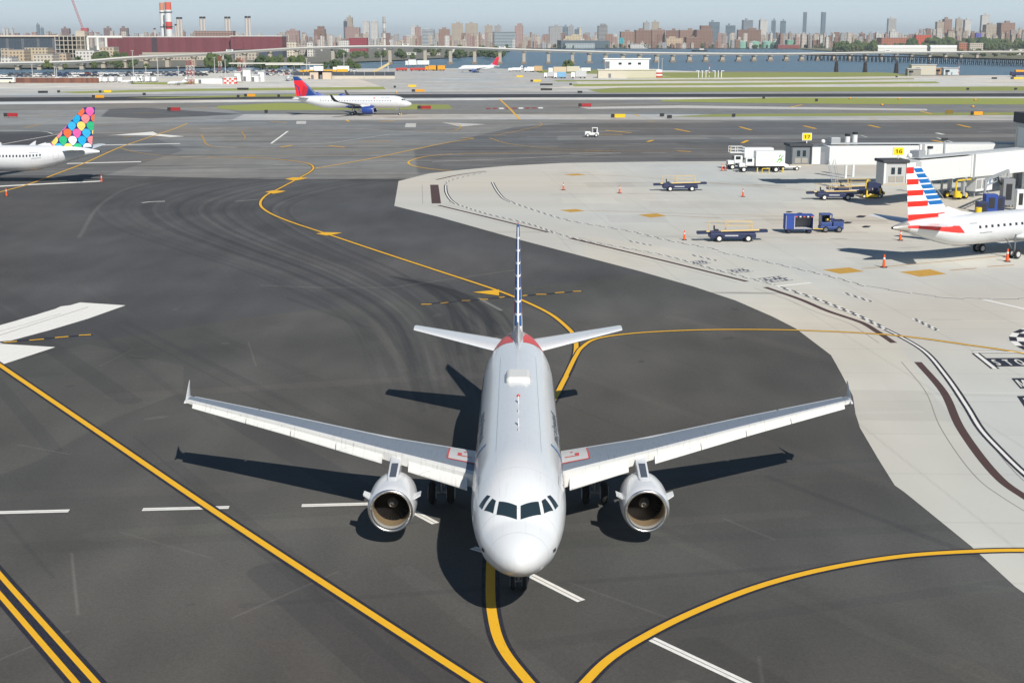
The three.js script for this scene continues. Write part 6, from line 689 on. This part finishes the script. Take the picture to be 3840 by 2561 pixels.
stack(1439, 62, 2600, 2.6, 'tall pale lattice chimney in the city behind the bridge crest', [[.5, colr(.6, .58, .55)], [.16, colr(.4, .36, .34)], [.18, colr(.6, .58, .55)], [.16, colr(.4, .38, .36)]]); stack(1203, 130, 2500, 1.8, 'thin pale chimney in front of the stepped brown tower');
for (const [u, u2, l] of [[2765, 2805, 'green storage tank on the waterfront, first from the left'], [2810, 2850, 'green storage tank on the waterfront, second from the left'], [2858, 2895, 'green storage tank on the waterfront, third from the left'], [2898, 2915, 'small green storage tank beside the green shed']]) { const d = 3140, r = (u2 - u) / 2 / FOC * d, o = thing('storage_tank', l, 'tank', [lateral((u + u2) / 2, 170, d), -.9, -d]), h = heightAt(157, d) + .9; part('shell', cyl(r, r, h, 0, h / 2, 0, 24), colr(.22, .42, .33), o); part('roof', new THREE.ConeGeometry(r, h * .2, 24).translate(0, h * 1.1, 0), colr(.3, .48, .4), o); }
tower(2955, 2998, 150, 3130, [.2, .42, .3], 'green gabled shed on the waterfront', { flat: true, k: 2 }); tower(2104, 2287, 152, 3120, [.1, .14, .17], 'long dark waterfront shed', { flat: true, k: 2 }); tower(2120, 2230, 163, 3080, [.4, .46, .47], 'long pale waterfront shed in front of the dark one', { flat: true, k: 2 }); tower(2365, 2430, 166, 3060, WH, 'white waterfront sheds right of the trees', { flat: true, k: 2 }); tower(2920, 3000, 168, 3050, [.3, .08, .07], 'long red hull-like pier shed on the waterfront', { flat: true, k: 2 });
for (const [a, b, l] of [[3292, 3472, 'long white tent hall on the island, left one'], [3488, 3611, 'long white tent hall on the island, right one']]) { const d = 2450, w = (b - a) / FOC * d, h = heightAt(169, d) + .7, o = thing('tent_hall', l, 'tent', [lateral((a + b) / 2, 175, d), -.7, -d]); part('wall', box(w, h * .6, 16, 0, h * .3, 0), colr(.72, .72, .7), o); part('roof', new THREE.CylinderGeometry(8.6, 8.6, w, 16, 1, false, -Math.PI / 2, Math.PI).rotateZ(Math.PI / 2).rotateX(Math.PI / 2 * 0).scale(1, h * .4 / 8.6, 1).translate(0, h * .6, 0), colr(.78, .78, .76), o); part('end_wall', box(.4, h * .8, 12, -w / 2 - .3, h * .4, 0), colr(.5, .5, .5), o); }
tower(3640, 3690, 162, 2400, [.5, .45, .38], 'pale low house among the island trees', { flat: true }); tower(3600, 3630, 160, 2400, [.4, .15, .08], 'small rust-red house right of the tents', { flat: true }); tower(3790, 3870, 185, 1950, WH, 'cream store on the near island shore at the right edge', { flat: true, k: 2 }); tower(3664, 3684, 124, 3050, [.12, .12, .5], 'small bright blue roofed hut among the island trees', { flat: true });
// the rest of the city, street by street
const cityCols = [BR, BR2, TN, PK, GR, WH, [.5, .44, .36], [.36, .3, .27], [.56, .5, .44]], cityWord = ['dark brick', 'brown brick', 'tan', 'pinkish', 'grey', 'white', 'sand coloured', 'taupe', 'cream'];
function quarter(n, u0, u1, d0, d1, v0, v1, where) { for (let i = 0; i < n; i++) { const u = u0 + (u1 - u0) * (i + rr(.1, .9)) / n, w = rr(6, 18), c = Math.floor(rr(0, 8.99)); tower(u, u + w, rr(v0, v1), rr(d0, d1), cityCols[c], `${cityWord[c]} house block ${where}`, { group: `${cityWord[c]} house blocks ${where}`, flat: rnd() < .5 }); } }
quarter(44, 1060, 1930, 2900, 3600, 132, 162, 'in the city behind the bridge crest'); quarter(52, 1935, 2900, 3080, 3300, 148, 170, 'on the middle waterfront'); quarter(50, 2890, 3320, 3080, 3500, 122, 160, 'below the slim glass twins'); quarter(24, 3320, 3850, 3150, 3450, 118, 140, 'behind the island trees'); quarter(14, 100, 740, 2600, 3600, 116, 132, 'behind the power plant');
// low far quarters on the horizon that read as one mass
{ const o = new THREE.Group(); o.name = 'far_quarters'; o.userData = { kind: 'stuff', label: 'hazy mass of low far city blocks along the horizon', category: 'city' }; scene.add(o); const B = cityCols.map(() => []);
  for (let i = 0; i < 1100; i++) { const d = rr(3120, 5600), u = rr(-100, 3950), vt = u > 3450 ? rr(104, 138) : rr(120, 156), h = heightAt(vt, d) + .9; if (h < 4) continue; const w = rr(4, 20) / FOC * d, k = Math.floor(rr(0, 8.99)); B[k].push(fbox(w, h, w * .7, lateral(u, vt, d), h / 2 - .9, -d)); }
  B.forEach((g, k) => part('city_blocks', merge(g), facade(cityCols[k], 0), o).userData.kind = 'stuff'); }
renderer.render(scene, camera);
